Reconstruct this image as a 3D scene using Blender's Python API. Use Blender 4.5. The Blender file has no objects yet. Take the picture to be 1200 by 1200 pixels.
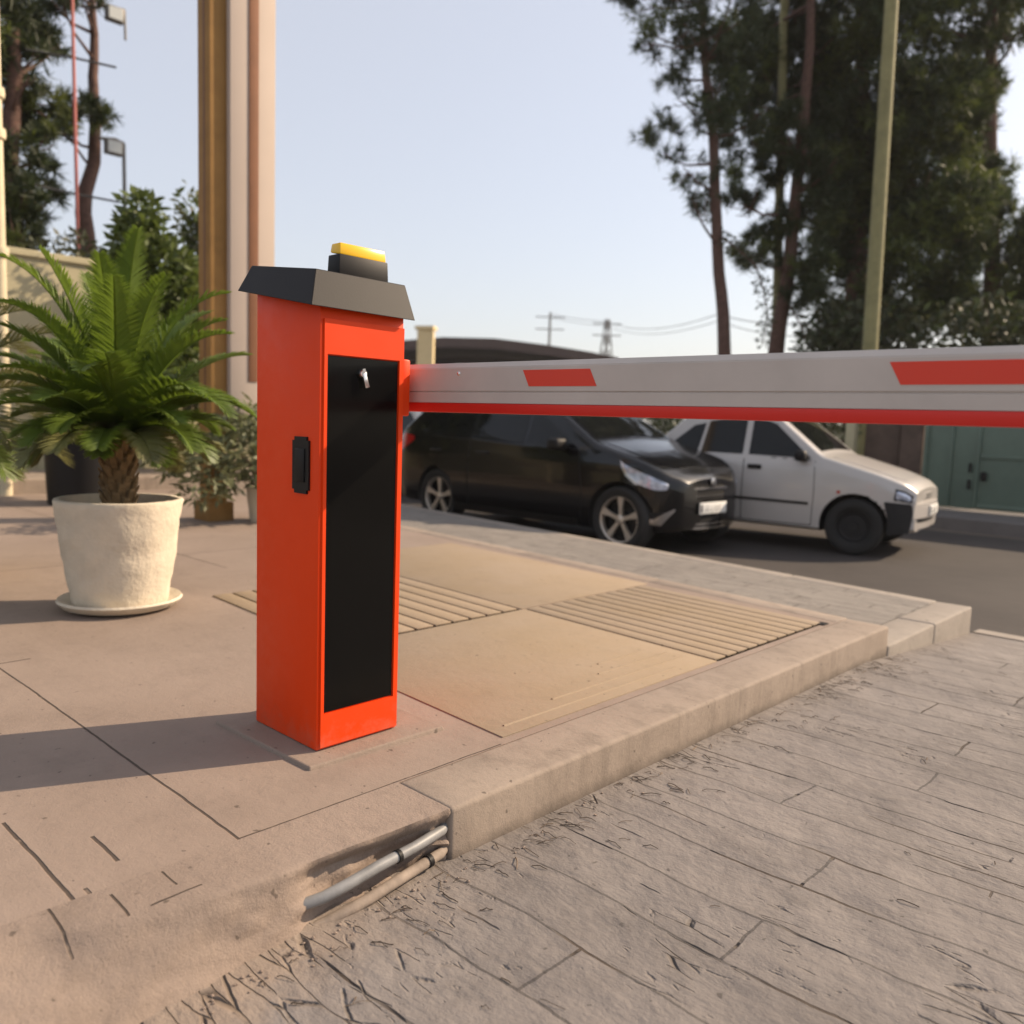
import bpy, bmesh, math, random
import numpy as np
from mathutils import Vector, Matrix, Quaternion
from mathutils.noise import noise as pnoise

PI = math.pi
sc = bpy.context.scene
COL = sc.collection
rnd = random.Random(7)
V = Vector

# ------------------------------------------------------------------ objects
def tag(o, label=None, cat=None, group=None, kind=None):
    if label: o['label'] = label
    if cat: o['category'] = cat
    if group: o['group'] = group
    if kind: o['kind'] = kind
    return o

def empty(name, loc, rz=0.0):
    o = bpy.data.objects.new(name, None)
    o.empty_display_size = 0.1
    o.location = loc
    o.rotation_euler = (0, 0, rz)
    COL.objects.link(o)
    return o

def link_mesh(name, me, mats, parent=None, smooth=None):
    for m in (mats if isinstance(mats, (list, tuple)) else [mats]):
        me.materials.append(m)
    if smooth is not None:
        me.shade_smooth()
        if smooth < 179:
            me.set_sharp_from_angle(angle=math.radians(smooth))
    o = bpy.data.objects.new(name, me)
    COL.objects.link(o)
    if parent: o.parent = parent
    return o

class MB:
    """collects primitives into one mesh"""
    def __init__(s): s.v = []; s.f = []; s.m = []
    def add(s, vs, fs, mi=0):
        b = len(s.v)
        s.v.extend([tuple(p) for p in vs])
        s.f.extend([tuple(b + i for i in f) for f in fs])
        s.m.extend([mi] * len(fs))
        return s
    def box(s, lo, hi, mi=0, bev=0.0):
        bm = bmesh.new()
        bmesh.ops.create_cube(bm, size=1)
        for v in bm.verts:
            v.co = V([(lo[i] + hi[i]) / 2 + v.co[i] * (hi[i] - lo[i]) for i in range(3)])
        if bev: bmesh.ops.bevel(bm, geom=bm.edges[:], offset=bev, segments=2, profile=0.5, affect='EDGES')
        return s.bm(bm, mi)
    def bm(s, bm, mi=0):
        bm.verts.index_update()
        s.add([v.co for v in bm.verts], [[v.index for v in f.verts] for f in bm.faces], mi)
        bm.free(); return s
    def hexa(s, p, mi=0, bev=0.0):
        """8 corners: bottom 4 ccw, top 4 ccw"""
        F = [(3, 2, 1, 0), (4, 5, 6, 7), (0, 1, 5, 4), (1, 2, 6, 5), (2, 3, 7, 6), (3, 0, 4, 7)]
        if not bev: return s.add(p, F, mi)
        bm = bmesh.new()
        vs = [bm.verts.new(q) for q in p]
        for f in F: bm.faces.new([vs[i] for i in f])
        bmesh.ops.bevel(bm, geom=bm.edges[:], offset=bev, segments=2, profile=0.5, affect='EDGES')
        return s.bm(bm, mi)
    def tube(s, pts, r, n=8, mi=0, cap=True):
        pts = [V(p) for p in pts]
        rs = r if isinstance(r, (list, tuple)) else [r] * len(pts)
        vs = []; fs = []
        up = V((0, 0, 1))
        t0 = (pts[1] - pts[0]).normalized()
        if abs(t0.z) > .9: up = V((1, 0, 0))
        a = t0.cross(up).normalized()
        for i, p in enumerate(pts):
            t = (pts[min(i + 1, len(pts) - 1)] - pts[max(i - 1, 0)]).normalized()
            a = (a - t * a.dot(t)).normalized(); b = t.cross(a)
            for k in range(n):
                w = 2 * PI * k / n
                vs.append(p + (a * math.cos(w) + b * math.sin(w)) * rs[i])
        for i in range(len(pts) - 1):
            for k in range(n):
                k2 = (k + 1) % n
                fs.append((i * n + k, i * n + k2, (i + 1) * n + k2, (i + 1) * n + k))
        if cap:
            fs.append(tuple(range(n - 1, -1, -1)))
            fs.append(tuple((len(pts) - 1) * n + k for k in range(n)))
        return s.add(vs, fs, mi)
    def lathe(s, prof, n=32, mi=0, M=None, jitter=None, cap=True):
        vs = []; fs = []
        for j, (r, z) in enumerate(prof):
            for k in range(n):
                w = 2 * PI * k / n
                q = V((r * math.cos(w), r * math.sin(w), z))
                if jitter: q = jitter(q, w, z)
                vs.append(M @ q if M else q)
        for j in range(len(prof) - 1):
            for k in range(n):
                k2 = (k + 1) % n
                fs.append((j * n + k, j * n + k2, (j + 1) * n + k2, (j + 1) * n + k))
        if cap and prof[0][0] > 1e-4: fs.append(tuple(range(n - 1, -1, -1)))
        if cap and prof[-1][0] > 1e-4: fs.append(tuple((len(prof) - 1) * n + k for k in range(n)))
        return s.add(vs, fs, mi)
    def extrude(s, poly, axis, a, b, mi=0, bev=0.0):
        """poly in the two remaining axes (cyclic order), extruded along axis a..b"""
        o = [(1, 2), (2, 0), (0, 1)][axis]
        def P(q, t):
            r = [0, 0, 0]; r[o[0]] = q[0]; r[o[1]] = q[1]; r[axis] = t; return r
        n = len(poly)
        bm = bmesh.new()
        A = [bm.verts.new(P(q, a)) for q in poly]; B = [bm.verts.new(P(q, b)) for q in poly]
        bm.faces.new(A[::-1]); bm.faces.new(B)
        for i in range(n):
            j = (i + 1) % n
            bm.faces.new((A[i], A[j], B[j], B[i]))
        bmesh.ops.recalc_face_normals(bm, faces=bm.faces[:])
        if bev: bmesh.ops.bevel(bm, geom=bm.edges[:], offset=bev, segments=2, profile=0.5, affect='EDGES')
        return s.bm(bm, mi)
    def mesh(s, name='mesh'):
        me = bpy.data.meshes.new(name)
        me.from_pydata(s.v, [], s.f)
        if any(s.m): me.polygons.foreach_set('material_index', s.m)
        me.validate(); me.update()
        return me
    def build(s, name, mats, parent=None, smooth=None):
        return link_mesh(name, s.mesh(name), mats, parent, smooth)

def soup(name, verts, nper, mats, parent=None, mi=None):
    """verts: (N*nper,3) array, faces of nper verts each, unshared"""
    verts = np.asarray(verts, dtype=np.float32).reshape(-1, 3)
    nf = len(verts) // nper
    me = bpy.data.meshes.new(name)
    me.vertices.add(len(verts)); me.vertices.foreach_set('co', verts.ravel())
    me.loops.add(nf * nper); me.loops.foreach_set('vertex_index', np.arange(nf * nper, dtype=np.int32))
    me.polygons.add(nf)
    me.polygons.foreach_set('loop_start', np.arange(0, nf * nper, nper, dtype=np.int32))
    if mi is not None: me.polygons.foreach_set('material_index', np.asarray(mi, dtype=np.int32))
    me.update(calc_edges=True)
    return link_mesh(name, me, mats, parent)

# ------------------------------------------------------------------ materials
def mat(name, col, rough=.6, metal=0.0, spec=.5, var=0.0, vscale=6.0, bump=0.0, bscale=40.0, coat=0.0, col2=None, trans=0.0):
    m = bpy.data.materials.new(name); m.use_nodes = True
    nt = m.node_tree; N = nt.nodes; L = nt.links
    b = N['Principled BSDF']
    b.inputs['Base Color'].default_value = (*col, 1)
    b.inputs['Roughness'].default_value = rough
    b.inputs['Metallic'].default_value = metal
    b.inputs['Specular IOR Level'].default_value = spec
    b.inputs['Coat Weight'].default_value = coat
    b.inputs['Coat Roughness'].default_value = .04
    tc = None
    if var or bump or col2:
        tc = N.new('ShaderNodeTexCoord')
    if var or col2:
        nz = N.new('ShaderNodeTexNoise'); nz.inputs['Scale'].default_value = vscale
        nz.inputs['Detail'].default_value = 6; nz.inputs['Roughness'].default_value = .65
        L.new(tc.outputs['Object'], nz.inputs['Vector'])
        r = N.new('ShaderNodeValToRGB')
        c2 = col2 if col2 else tuple(min(1, c * (1 + var)) for c in col)
        c1 = col if col2 else tuple(c * (1 - var) for c in col)
        r.color_ramp.elements[0].position = .3; r.color_ramp.elements[1].position = .7
        r.color_ramp.elements[0].color = (*c1, 1); r.color_ramp.elements[1].color = (*c2, 1)
        L.new(nz.outputs['Fac'], r.inputs['Fac']); L.new(r.outputs['Color'], b.inputs['Base Color'])
    if bump:
        n2 = N.new('ShaderNodeTexNoise'); n2.inputs['Scale'].default_value = bscale; n2.inputs['Detail'].default_value = 5
        L.new(tc.outputs['Object'], n2.inputs['Vector'])
        bp = N.new('ShaderNodeBump'); bp.inputs['Strength'].default_value = bump; bp.inputs['Distance'].default_value = .01
        L.new(n2.outputs['Fac'], bp.inputs['Height']); L.new(bp.outputs['Normal'], b.inputs['Normal'])
    if trans:
        t = N.new('ShaderNodeBsdfTranslucent'); t.inputs['Color'].default_value = (*[min(1, c * 1.6) for c in col], 1)
        mx = N.new('ShaderNodeMixShader'); mx.inputs[0].default_value = trans
        L.new(b.outputs[0], mx.inputs[1]); L.new(t.outputs[0], mx.inputs[2])
        L.new(mx.outputs[0], N['Material Output'].inputs['Surface'])
    return m

def paving(name, base, tint, stamp=None, speck=.5, grout=(.06, .045, .035), big=1.1, joints=(), stain=.35, scratch=0.0, bumps=.55, streak=0.0, kerbx=None):
    """worn concrete: large stains, specks, optional stamped joints (bw, rh, mask threshold, ox, oy), joint lines [(axis, pos)]"""
    base = tuple(c * .585 for c in base); tint = tuple(c * .585 for c in tint)
    m = bpy.data.materials.new(name); m.use_nodes = True
    nt = m.node_tree; N = nt.nodes; L = nt.links
    b = N['Principled BSDF']; b.inputs['Roughness'].default_value = .82; b.inputs['Specular IOR Level'].default_value = .25
    tc = N.new('ShaderNodeTexCoord'); P = tc.outputs['Object']
    def noise(scale, det=6, rough=.6, vec=P):
        n = N.new('ShaderNodeTexNoise'); n.inputs['Scale'].default_value = scale
        n.inputs['Detail'].default_value = det; n.inputs['Roughness'].default_value = rough
        L.new(vec, n.inputs['Vector']); return n
    def mixc(a, c, f):
        x = N.new('ShaderNodeMix'); x.data_type = 'RGBA'
        for sk, val in ((6, a), (7, c)):
            if isinstance(val, tuple): x.inputs[sk].default_value = (*val, 1)
            else: L.new(val, x.inputs[sk])
        if isinstance(f, float): x.inputs[0].default_value = f
        else: L.new(f, x.inputs[0])
        return x.outputs[2]
    def rng(v, a, c, lo=0.0, hi=1.0):
        x = N.new('ShaderNodeMapRange'); L.new(v, x.inputs[0])
        for i, q in enumerate((a, c, lo, hi)): x.inputs[1 + i].default_value = q
        return x.outputs[0]
    def math_(op, a, c=None):
        x = N.new('ShaderNodeMath'); x.operation = op
        for i, q in enumerate((a, c)):
            if q is None: continue
            if isinstance(q, (int, float)): x.inputs[i].default_value = q
            else: L.new(q, x.inputs[i])
        return x.outputs[0]
    n1 = noise(big, 7, .62)
    col = mixc(base, tint, rng(n1.outputs['Fac'], .35, .65))
    n2 = noise(big * 4.3, 8, .7)
    dark = tuple(c * .62 for c in base)
    col = mixc(col, dark, rng(n2.outputs['Fac'], .5, .75, 0, stain))
    n3 = noise(190, 3, .7)
    col = mixc(col, tuple(c * .55 for c in base), rng(n3.outputs['Fac'], .55, .75, 0, speck))
    n5 = noise(60, 4, .7)
    col = mixc(col, tuple(min(1, c * 1.25) for c in tint), rng(n5.outputs['Fac'], .58, .75, 0, speck * .8))
    # scattered dark spots and grit
    n6 = noise(38, 2, .5)
    col = mixc(col, tuple(c * .38 for c in base), rng(n6.outputs['Fac'], .70, .74, 0, .75))
    if streak:
        mps = N.new('ShaderNodeMapping'); L.new(P, mps.inputs['Vector']); mps.inputs['Scale'].default_value = (6, 9, .9)
        st = noise(1.0, 7, .7, mps.outputs[0])
        col = mixc(col, tuple(c * .5 for c in base), rng(st.outputs['Fac'], .52, .72, 0, streak))
        sz = N.new('ShaderNodeSeparateXYZ'); L.new(P, sz.inputs[0])
        ft = rng(math_('ADD', sz.outputs[2], math_('MULTIPLY', noise(7, 5, .7).outputs['Fac'], .09)), -.09, -.045, .75, 0)
        col = mixc(col, tuple(c * .33 for c in base), ft)
    h = math_('ADD', math_('MULTIPLY', n3.outputs['Fac'], .12 if stamp else .25), math_('MULTIPLY', noise(26, 8 if not stamp else 4, .72 if not stamp else .55).outputs['Fac'], .5 if stamp else .9)); h = math_('ADD', h, math_('MULTIPLY', noise(5.5, 4, .5).outputs['Fac'], 3.2 if stamp else .6))
    wob = noise(5.0, 4, .6)
    vs = N.new('ShaderNodeVectorMath'); vs.operation = 'SUBTRACT'; L.new(wob.outputs['Color'], vs.inputs[0]); vs.inputs[1].default_value = (.5, .5, .5)
    vm = N.new('ShaderNodeVectorMath'); vm.operation = 'SCALE'; L.new(vs.outputs[0], vm.inputs[0]); vm.inputs['Scale'].default_value = .028 if stamp else .014
    va = N.new('ShaderNodeVectorMath'); va.operation = 'ADD'; L.new(P, va.inputs[0]); L.new(vm.outputs[0], va.inputs[1])
    warped = va.outputs[0]
    if stamp:
        lw = noise(1.15, 3, .55)
        v1 = N.new('ShaderNodeVectorMath'); v1.operation = 'SUBTRACT'; L.new(lw.outputs['Color'], v1.inputs[0]); v1.inputs[1].default_value = (.5, .5, .5)
        v2 = N.new('ShaderNodeVectorMath'); v2.operation = 'SCALE'; L.new(v1.outputs[0], v2.inputs[0]); v2.inputs['Scale'].default_value = .11
        v3 = N.new('ShaderNodeVectorMath'); v3.operation = 'ADD'; L.new(warped, v3.inputs[0]); L.new(v2.outputs[0], v3.inputs[1])
        warped = v3.outputs[0]
    groove = None
    if stamp:
        bw, rh, th, ox, oy = stamp
        mp = N.new('ShaderNodeMapping'); L.new(warped, mp.inputs['Vector']); mp.inputs['Location'].default_value = (ox, oy, 0)
        br = N.new('ShaderNodeTexBrick'); L.new(mp.outputs[0], br.inputs['Vector'])
        br.offset = .37; br.squash = 1.35; br.squash_frequency = 3; br.offset_frequency = 2
        br.inputs['Scale'].default_value = 1; br.inputs['Brick Width'].default_value = bw; br.inputs['Row Height'].default_value = rh
        br.inputs['Mortar Size'].default_value = .004; br.inputs['Mortar Smooth'].default_value = .3
        br.inputs['Color1'].default_value = (.86, .86, .86, 1); br.inputs['Color2'].default_value = (1, 1, 1, 1)
        # broken line segments running with the rows, worn away in places
        ms = N.new('ShaderNodeMapping'); L.new(P, ms.inputs['Vector']); ms.inputs['Scale'].default_value = (2.5, 8.5, 1)
        seg_ = rng(noise(1.0, 2, .5, ms.outputs[0]).outputs['Fac'], th, th + .05)
        soft = rng(noise(3.0, 4, .6).outputs['Fac'], .48, .64, .0, .25)
        groove = math_('MULTIPLY', br.outputs['Fac'], math_('MAXIMUM', seg_, soft))
        # fine second set of half rows
        m2 = N.new('ShaderNodeMapping'); L.new(warped, m2.inputs['Vector']); m2.inputs['Location'].default_value = (ox + .31, oy + rh * .43, 0)
        b2 = N.new('ShaderNodeTexBrick'); L.new(m2.outputs[0], b2.inputs['Vector']); b2.offset = .61
        b2.inputs['Scale'].default_value = 1; b2.inputs['Brick Width'].default_value = bw * 3; b2.inputs['Row Height'].default_value = rh
        b2.inputs['Mortar Size'].default_value = .003; b2.inputs['Mortar Smooth'].default_value = .3
        ms2 = N.new('ShaderNodeMapping'); L.new(P, ms2.inputs['Vector']); ms2.inputs['Scale'].default_value = (2.3, 10, 1); ms2.inputs['Location'].default_value = (3, 5, 0)
        seg2 = rng(noise(1.0, 2, .5, ms2.outputs[0]).outputs['Fac'], th + .06, th + .10)
        groove = math_('MAXIMUM', groove, math_('MULTIPLY', math_('MULTIPLY', b2.outputs['Fac'], seg2), .9))
        mm = N.new('ShaderNodeMix'); mm.data_type = 'RGBA'; mm.blend_type = 'MULTIPLY'; mm.inputs[0].default_value = .5
        L.new(col, mm.inputs[6]); L.new(br.outputs['Color'], mm.inputs[7]); col = mm.outputs[2]
        # slate-like surface drawn out along the rows
        m3 = N.new('ShaderNodeMapping'); L.new(warped, m3.inputs['Vector']); m3.inputs['Scale'].default_value = (4.5, 8, 1); m3.inputs['Rotation'].default_value = (0, 0, .12)
        sl = noise(1.0, 8, .68, m3.outputs[0])
        h = math_('ADD', h, math_('MULTIPLY', sl.outputs['Fac'], 1.5))
        col = mixc(col, tuple(c * .7 for c in base), rng(sl.outputs['Fac'], .55, .75, 0, .35))
    if joints:
        sx = N.new('ShaderNodeSeparateXYZ'); L.new(warped, sx.inputs[0])
        for ax, pos, w, lo, hi in joints:
            d = math_('ABSOLUTE', math_('SUBTRACT', sx.outputs[ax], pos))
            j = rng(d, w * .5, w, 1, 0)
            oth = sx.outputs[1 - ax]
            j = math_('MULTIPLY', j, math_('MULTIPLY', math_('GREATER_THAN', oth, lo), math_('LESS_THAN', oth, hi)))
            j = math_('MULTIPLY', j, rng(noise(9, 3).outputs['Fac'], .3, .4, .35, 1))
            groove = j if groove is None else math_('MAXIMUM', groove, j)
    if scratch:
        mp = N.new('ShaderNodeMapping'); L.new(warped, mp.inputs['Vector']); mp.inputs['Scale'].default_value = (5, 26, 1)
        mp.inputs['Rotation'].default_value = (0, 0, .35)
        vo = N.new('ShaderNodeTexVoronoi'); vo.feature = 'DISTANCE_TO_EDGE'; vo.inputs['Scale'].default_value = 1.0
        L.new(mp.outputs[0], vo.inputs['Vector'])
        e = rng(vo.outputs['Distance'], .0, .045, 1, 0)
        wmask = noise(2.3, 6, .7).outputs['Fac']
        if kerbx is not None:
            sk = N.new('ShaderNodeSeparateXYZ'); L.new(P, sk.inputs[0])
            wmask = math_('ADD', wmask, rng(sk.outputs[0], kerbx, kerbx + .38, .10, 0))
        e = math_('MULTIPLY', e, rng(wmask, .57, .64))
        e = math_('MULTIPLY', e, scratch)
        groove = e if groove is None else math_('MAXIMUM', groove, e)
    if kerbx is not None:      # sand washed off the plaza where the kerb is broken
        sk2 = N.new('ShaderNodeSeparateXYZ'); L.new(P, sk2.inputs[0])
        sx_ = math_('SUBTRACT', sk2.outputs[0], math_('MULTIPLY', noise(4.5, 6, .65).outputs['Fac'], .55))
        sand = math_('MULTIPLY', rng(sx_, -1.62, -1.46, .8, 0), rng(sk2.outputs[1], .75, 1.35, 1, .1))
        col = mixc(col, (.255, .20, .157), sand)
    if groove is not None:
        col = mixc(col, grout, math_('MULTIPLY', groove, .92))
        h = math_('SUBTRACT', h, math_('MULTIPLY', groove, 2.2))
    L.new(col, b.inputs['Base Color'])
    bp = N.new('ShaderNodeBump'); bp.inputs['Strength'].default_value = bumps; bp.inputs['Distance'].default_value = .010 if stamp else .006
    L.new(h, bp.inputs['Height']); L.new(bp.outputs['Normal'], b.inputs['Normal'])
    return m

M = {}
M['orange'] = mat('orange_powder_coat', (.74, .052, .004), .5, spec=.2, var=.03, vscale=3, bump=.02, bscale=300)
M['red'] = mat('red_rubber', (.62, .018, .01), .45)
M['sticker'] = mat('red_sticker', (.66, .035, .008), .4)
M['lid'] = mat('charcoal_lid', (.013, .011, .011), .55, spec=.2, var=.1, vscale=9, bump=.03, bscale=200)
M['blackglass'] = mat('black_acrylic', (.004, .004, .004), .16, spec=.15)
M['black'] = mat('black_plastic', (.009, .008, .008), .55, spec=.25)
M['blackmatte'] = mat('black_rubber', (.014, .013, .013), .8, var=.2, vscale=20)
M['yellow'] = mat('yellow_lens', (.86, .5, .01), .25)
M['steel'] = mat('bright_steel', (.72, .7, .67), .22, metal=1)
M['alu'] = mat('satin_aluminium_white', (.50, .445, .40), .5, spec=.25, var=.07, vscale=5)
M['pvc'] = mat('grey_conduit', (.20, .20, .20), .5, var=.35, vscale=12)
M['pvcdirty'] = mat('dirty_conduit', (.25, .20, .16), .85, var=.3, vscale=14, bump=.2)
M['blackpaint'] = mat('black_car_paint', (.003, .003, .004), .22, spec=.25, coat=.4)
M['whitepaint'] = mat('white_car_paint', (.47, .44, .41), .3, coat=.5, var=.02)
M['glass'] = mat('dark_car_glass', (.008, .009, .009), .05, spec=.28)
M['lampglass'] = mat('headlight_lens', (.42, .46, .55), .08, spec=.8, metal=.35, var=.45, vscale=16)
M['chrome'] = mat('chrome', (.5, .5, .52), .22, metal=1)
M['alloy'] = mat('champagne_alloy', (.56, .50, .43), .35, metal=.6)
M['tyre'] = mat('tyre_rubber', (.018, .017, .016), .85)
M['tail'] = mat('tail_lamp_red', (.35, .01, .01), .15)
M['plate'] = mat('plate_white', (.75, .74, .7), .4)
M['plateink'] = mat('plate_ink', (.05, .05, .06), .5)
M['seal'] = mat('door_gap', (.012, .011, .01), .8)
M['pot'] = mat('cream_stucco', (.56, .49, .38), .85, var=.1, vscale=9, bump=.5, bscale=34)
M['soil'] = mat('soil', (.06, .04, .025), .95, var=.4, vscale=30, bump=.6)
M['palmtrunk'] = mat('palm_trunk', (.20, .13, .06), .9, var=.45, vscale=22, bump=.6)
M['frond'] = mat('palm_frond', (.105, .155, .018), .5, var=.45, vscale=4, trans=.38)
M['frond2'] = mat('palm_frond_dry', (.13, .13, .04), .55, var=.4, vscale=6, trans=.2)
M['needle'] = mat('pine_needles', (.034, .048, .014), .6, var=.5, vscale=.5, trans=.22)
M['needle2'] = mat('pine_needles_light', (.085, .105, .02), .6, var=.4, vscale=.6, trans=.25)
M['leaf'] = mat('shrub_leaf', (.085, .115, .025), .5, var=.45, vscale=2.5, trans=.25)
M['leafgrey'] = mat('grey_green_leaf', (.12, .13, .06), .6, var=.35, vscale=5, trans=.2)
M['hedge'] = mat('hedge_leaf', (.05, .055, .022), .6, var=.5, vscale=1.2, trans=.15)
M['bark'] = mat('pine_bark', (.11, .06, .045), .95, var=.4, vscale=14, bump=.8, bscale=18)
M['barkpale'] = mat('pale_bark', (.22, .15, .10), .9, var=.3, vscale=9, bump=.5)
M['polewood'] = mat('weathered_pole', (.24, .22, .10), .8, var=.2, vscale=5)
M['redpole'] = mat('red_oxide_pole', (.42, .12, .10), .6)
M['lampgrey'] = mat('lamp_grey', (.16, .15, .14), .5, metal=.3)
M['lampface'] = mat('floodlight_glass', (.5, .52, .5), .2)
M['cable'] = mat('black_cable', (.03, .03, .03), .6)
M['creampole'] = mat('cream_pipe', (.60, .52, .36), .7, var=.08)
M['wallcream'] = mat('cream_wall', (.42, .375, .24), .88, var=.1, vscale=1.3, bump=.25, bscale=20)
M['brown'] = mat('brown_cladding', (.27, .15, .05), .75, spec=.2, var=.14, vscale=5, bump=.1)
M['browndark'] = mat('brown_groove', (.13, .05, .018), .6, var=.15)
M['brownstrip'] = mat('copper_strip', (.20, .085, .04), .8, var=.1)
M['claddingcream'] = mat('cream_cladding', (.48, .40, .34), .8, spec=.2, var=.04, vscale=2)
M['greengate'] = mat('green_gate_paint', (.11, .155, .12), .55, var=.14, vscale=2.2, bump=.08)
M['brownwall'] = mat('brown_brick_wall', (.10, .068, .052), .9, var=.3, vscale=3.5, bump=.4)
M['farroof'] = mat('dark_far_roof', (.07, .045, .04), .8, var=.15)
M['farwall'] = mat('far_wall', (.50, .42, .36), .85, var=.1, vscale=.4)
M['farpink'] = mat('far_pink_wall', (.55, .40, .36), .85, var=.08)
M['chimney'] = mat('yellow_block', (.66, .52, .28), .85, var=.08)
M['litter'] = mat('dry_needles', (.085, .06, .042), .9, var=.5, vscale=30)
M['litter2'] = mat('dry_twig', (.16, .11, .07), .9, var=.4, vscale=30)
M['mortar'] = paving('rough_mortar', (.40, .31, .25), (.47, .368, .30), speck=.35, stain=.6, big=1.6, bumps=.8,
    joints=[(1, .60, .003, -1.57, -1.49), (1, .705, .0025, -1.585, -1.52), (1, .50, .003, -1.60, -1.48), (0, -1.49, .0022, .64, .74)])

M['plaza'] = paving('plaza_concrete', (.40, .31, .25), (.47, .368, .30), speck=.22, stain=.4,
    joints=[(1, .884, .0042, -9, -1.56), (0, -1.607, .003, .884, 1.7), (0, -1.60, .003, .3, .884), (1, .545, .005, -2.02, -1.55), (1, .66, .005, -1.83, -1.69), (1, .575, .005, -1.63, -1.50), (1, .635, .005, -1.50, -1.395),
            (0, -3.32, .005, .0, 1.0), (1, 2.45, .005, -9, -4.6), (0, -5.2, .005, .884, 4)])
M['pad'] = paving('pad_concrete', (.40, .31, .25), (.45, .35, .28), speck=.35, stain=.45)
M['kerb'] = paving('kerb_concrete', (.44, .355, .285), (.52, .425, .345), speck=.25, stain=.55, big=2.0, streak=.6)
M['kerbgrey'] = paving('grey_kerb_concrete', (.44, .385, .33), (.52, .455, .39), speck=.2, stain=.4, big=2.0)
M['tactile'] = paving('yellow_tile', (.475, .36, .235), (.50, .39, .28), speck=.1, stain=.28, big=1.6)
M['driveway'] = paving('stamped_driveway', (.30, .268, .25), (.375, .337, .313), stamp=(1.7, .19, .53, .13, .06), speck=.18, stain=.65, scratch=.75, bumps=.8, kerbx=-1.40)
M['strip'] = paving('stamped_footpath', (.36, .325, .29), (.43, .39, .345), stamp=(.6, .13, .42, .2, .03), speck=.2, stain=.45, scratch=.8)
M['road'] = paving('asphalt', (.072, .061, .057), (.10, .086, .078), speck=.4, stain=.4, big=.7)
M['earth'] = paving('bare_ground', (.22, .18, .14), (.27, .22, .17), speck=.3, stain=.5, big=.25)
M['farpath'] = paving('far_path_concrete', (.22, .20, .19), (.27, .245, .23), speck=.2, stain=.4)

def dusty(m):
    nt = m.node_tree; N = nt.nodes; L = nt.links; b = N['Principled BSDF']
    tc = N.new('ShaderNodeTexCoord'); sp = N.new('ShaderNodeSeparateXYZ'); L.new(tc.outputs['Object'], sp.inputs[0])
    n = N.new('ShaderNodeTexNoise'); n.inputs['Scale'].default_value = 22; n.inputs['Detail'].default_value = 8; n.inputs['Roughness'].default_value = .75; L.new(tc.outputs['Object'], n.inputs['Vector'])
    z = N.new('ShaderNodeMapRange'); L.new(sp.outputs[2], z.inputs[0]); 
    for i, q in enumerate((.0, .16, .34, .0)): z.inputs[1 + i].default_value = q
    a = N.new('ShaderNodeMath'); a.operation = 'ADD'; L.new(n.outputs['Fac'], a.inputs[0]); L.new(z.outputs[0], a.inputs[1])
    r_ = N.new('ShaderNodeMapRange'); L.new(a.outputs[0], r_.inputs[0])
    for i, q in enumerate((.68, 1.0, 0, .32)): r_.inputs[1 + i].default_value = q
    x = N.new('ShaderNodeMix'); x.data_type = 'RGBA'; L.new(r_.outputs[0], x.inputs[0])
    src = b.inputs['Base Color'].links[0].from_socket; L.new(src, x.inputs[6]); x.inputs[7].default_value = (.30, .20, .14, 1)
    L.new(x.outputs[2], b.inputs['Base Color'])
    r2 = N.new('ShaderNodeMapRange'); L.new(n.outputs['Fac'], r2.inputs[0])
    for i, q in enumerate((.3, .7, .38, .6)): r2.inputs[1 + i].default_value = q
    L.new(r2.outputs[0], b.inputs['Roughness'])
dusty(M['orange'])

# ------------------------------------------------------------------ the ground
def Yk(x): return 4.17 - .105 * (x + 1.397)      # far edge of the plaza
def Yr(x): return 5.58 - .125 * (x + 1.395)      # edge of the road
def sheet(name, pts, z, m, kind='structure', thick=0):
    mb = MB()
    zz = z if callable(z) else (lambda x, y: z)
    n = len(pts)
    top = [(x, y, zz(x, y)) for x, y in pts]
    if thick:
        mb.add(top + [(x, y, zz(x, y) - thick) for x, y in pts],
               [tuple(range(n))] + [(i, i + n, (i + 1) % n + n, (i + 1) % n) for i in range(n)])
    else:
        mb.add(top, [tuple(range(n))])
    o = mb.build(name, m); o['kind'] = kind
    return o

ROADZ = -.345
sheet('ground', [(-600, -600), (600, -600), (600, 600), (-600, 600)], ROADZ - .02, M['earth'])
sheet('road', [(-90, Yr(-90)), (14, Yr(14)), (14, 11.6), (-90, 15.0)][::1], ROADZ, M['road'])
# plaza: kerb inner line at x = -1.6
KX0, KX1 = -1.60, -1.397
sheet('plaza', [(-9.6, -4), (KX0 + .0, -4), (KX0, Yk(KX0) - .14), (-9.6, Yk(-9.6) - .14)], 0.0, M['plaza'], thick=.3)
# driveway, falling towards the road past the kerb end
def dz(y): return -.127 if y < 3.9 else -.127 - .142 * min(1, (y - 3.9) / 1.75)
mb = MB()
ys = [-4, 0, 2, 3.9, 4.3, 4.8, 5.2, 5.65]
vs = []
for y in ys:
    vs += [(KX0 + .05, y, dz(y)), (9, y, dz(y))]
fs = [(2 * i, 2 * i + 1, 2 * i + 3, 2 * i + 2) for i in range(len(ys) - 1)]
mb.add(vs, fs)
o = mb.build('driveway', M['driveway']); o['kind'] = 'structure'
# pale lip where driveway meets road
mb = MB()
mb.hexa([(-1.40, 5.655, -.40), (9, 5.45, -.40), (9, 5.60, -.40), (-1.40, 5.80, -.40),
         (-1.40, 5.655, -.262), (9, 5.45, -.262), (9, 5.60, -.268), (-1.40, 5.80, -.268)])
o = mb.build('driveway_lip', M['kerbgrey']); o['kind'] = 'structure'
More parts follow.
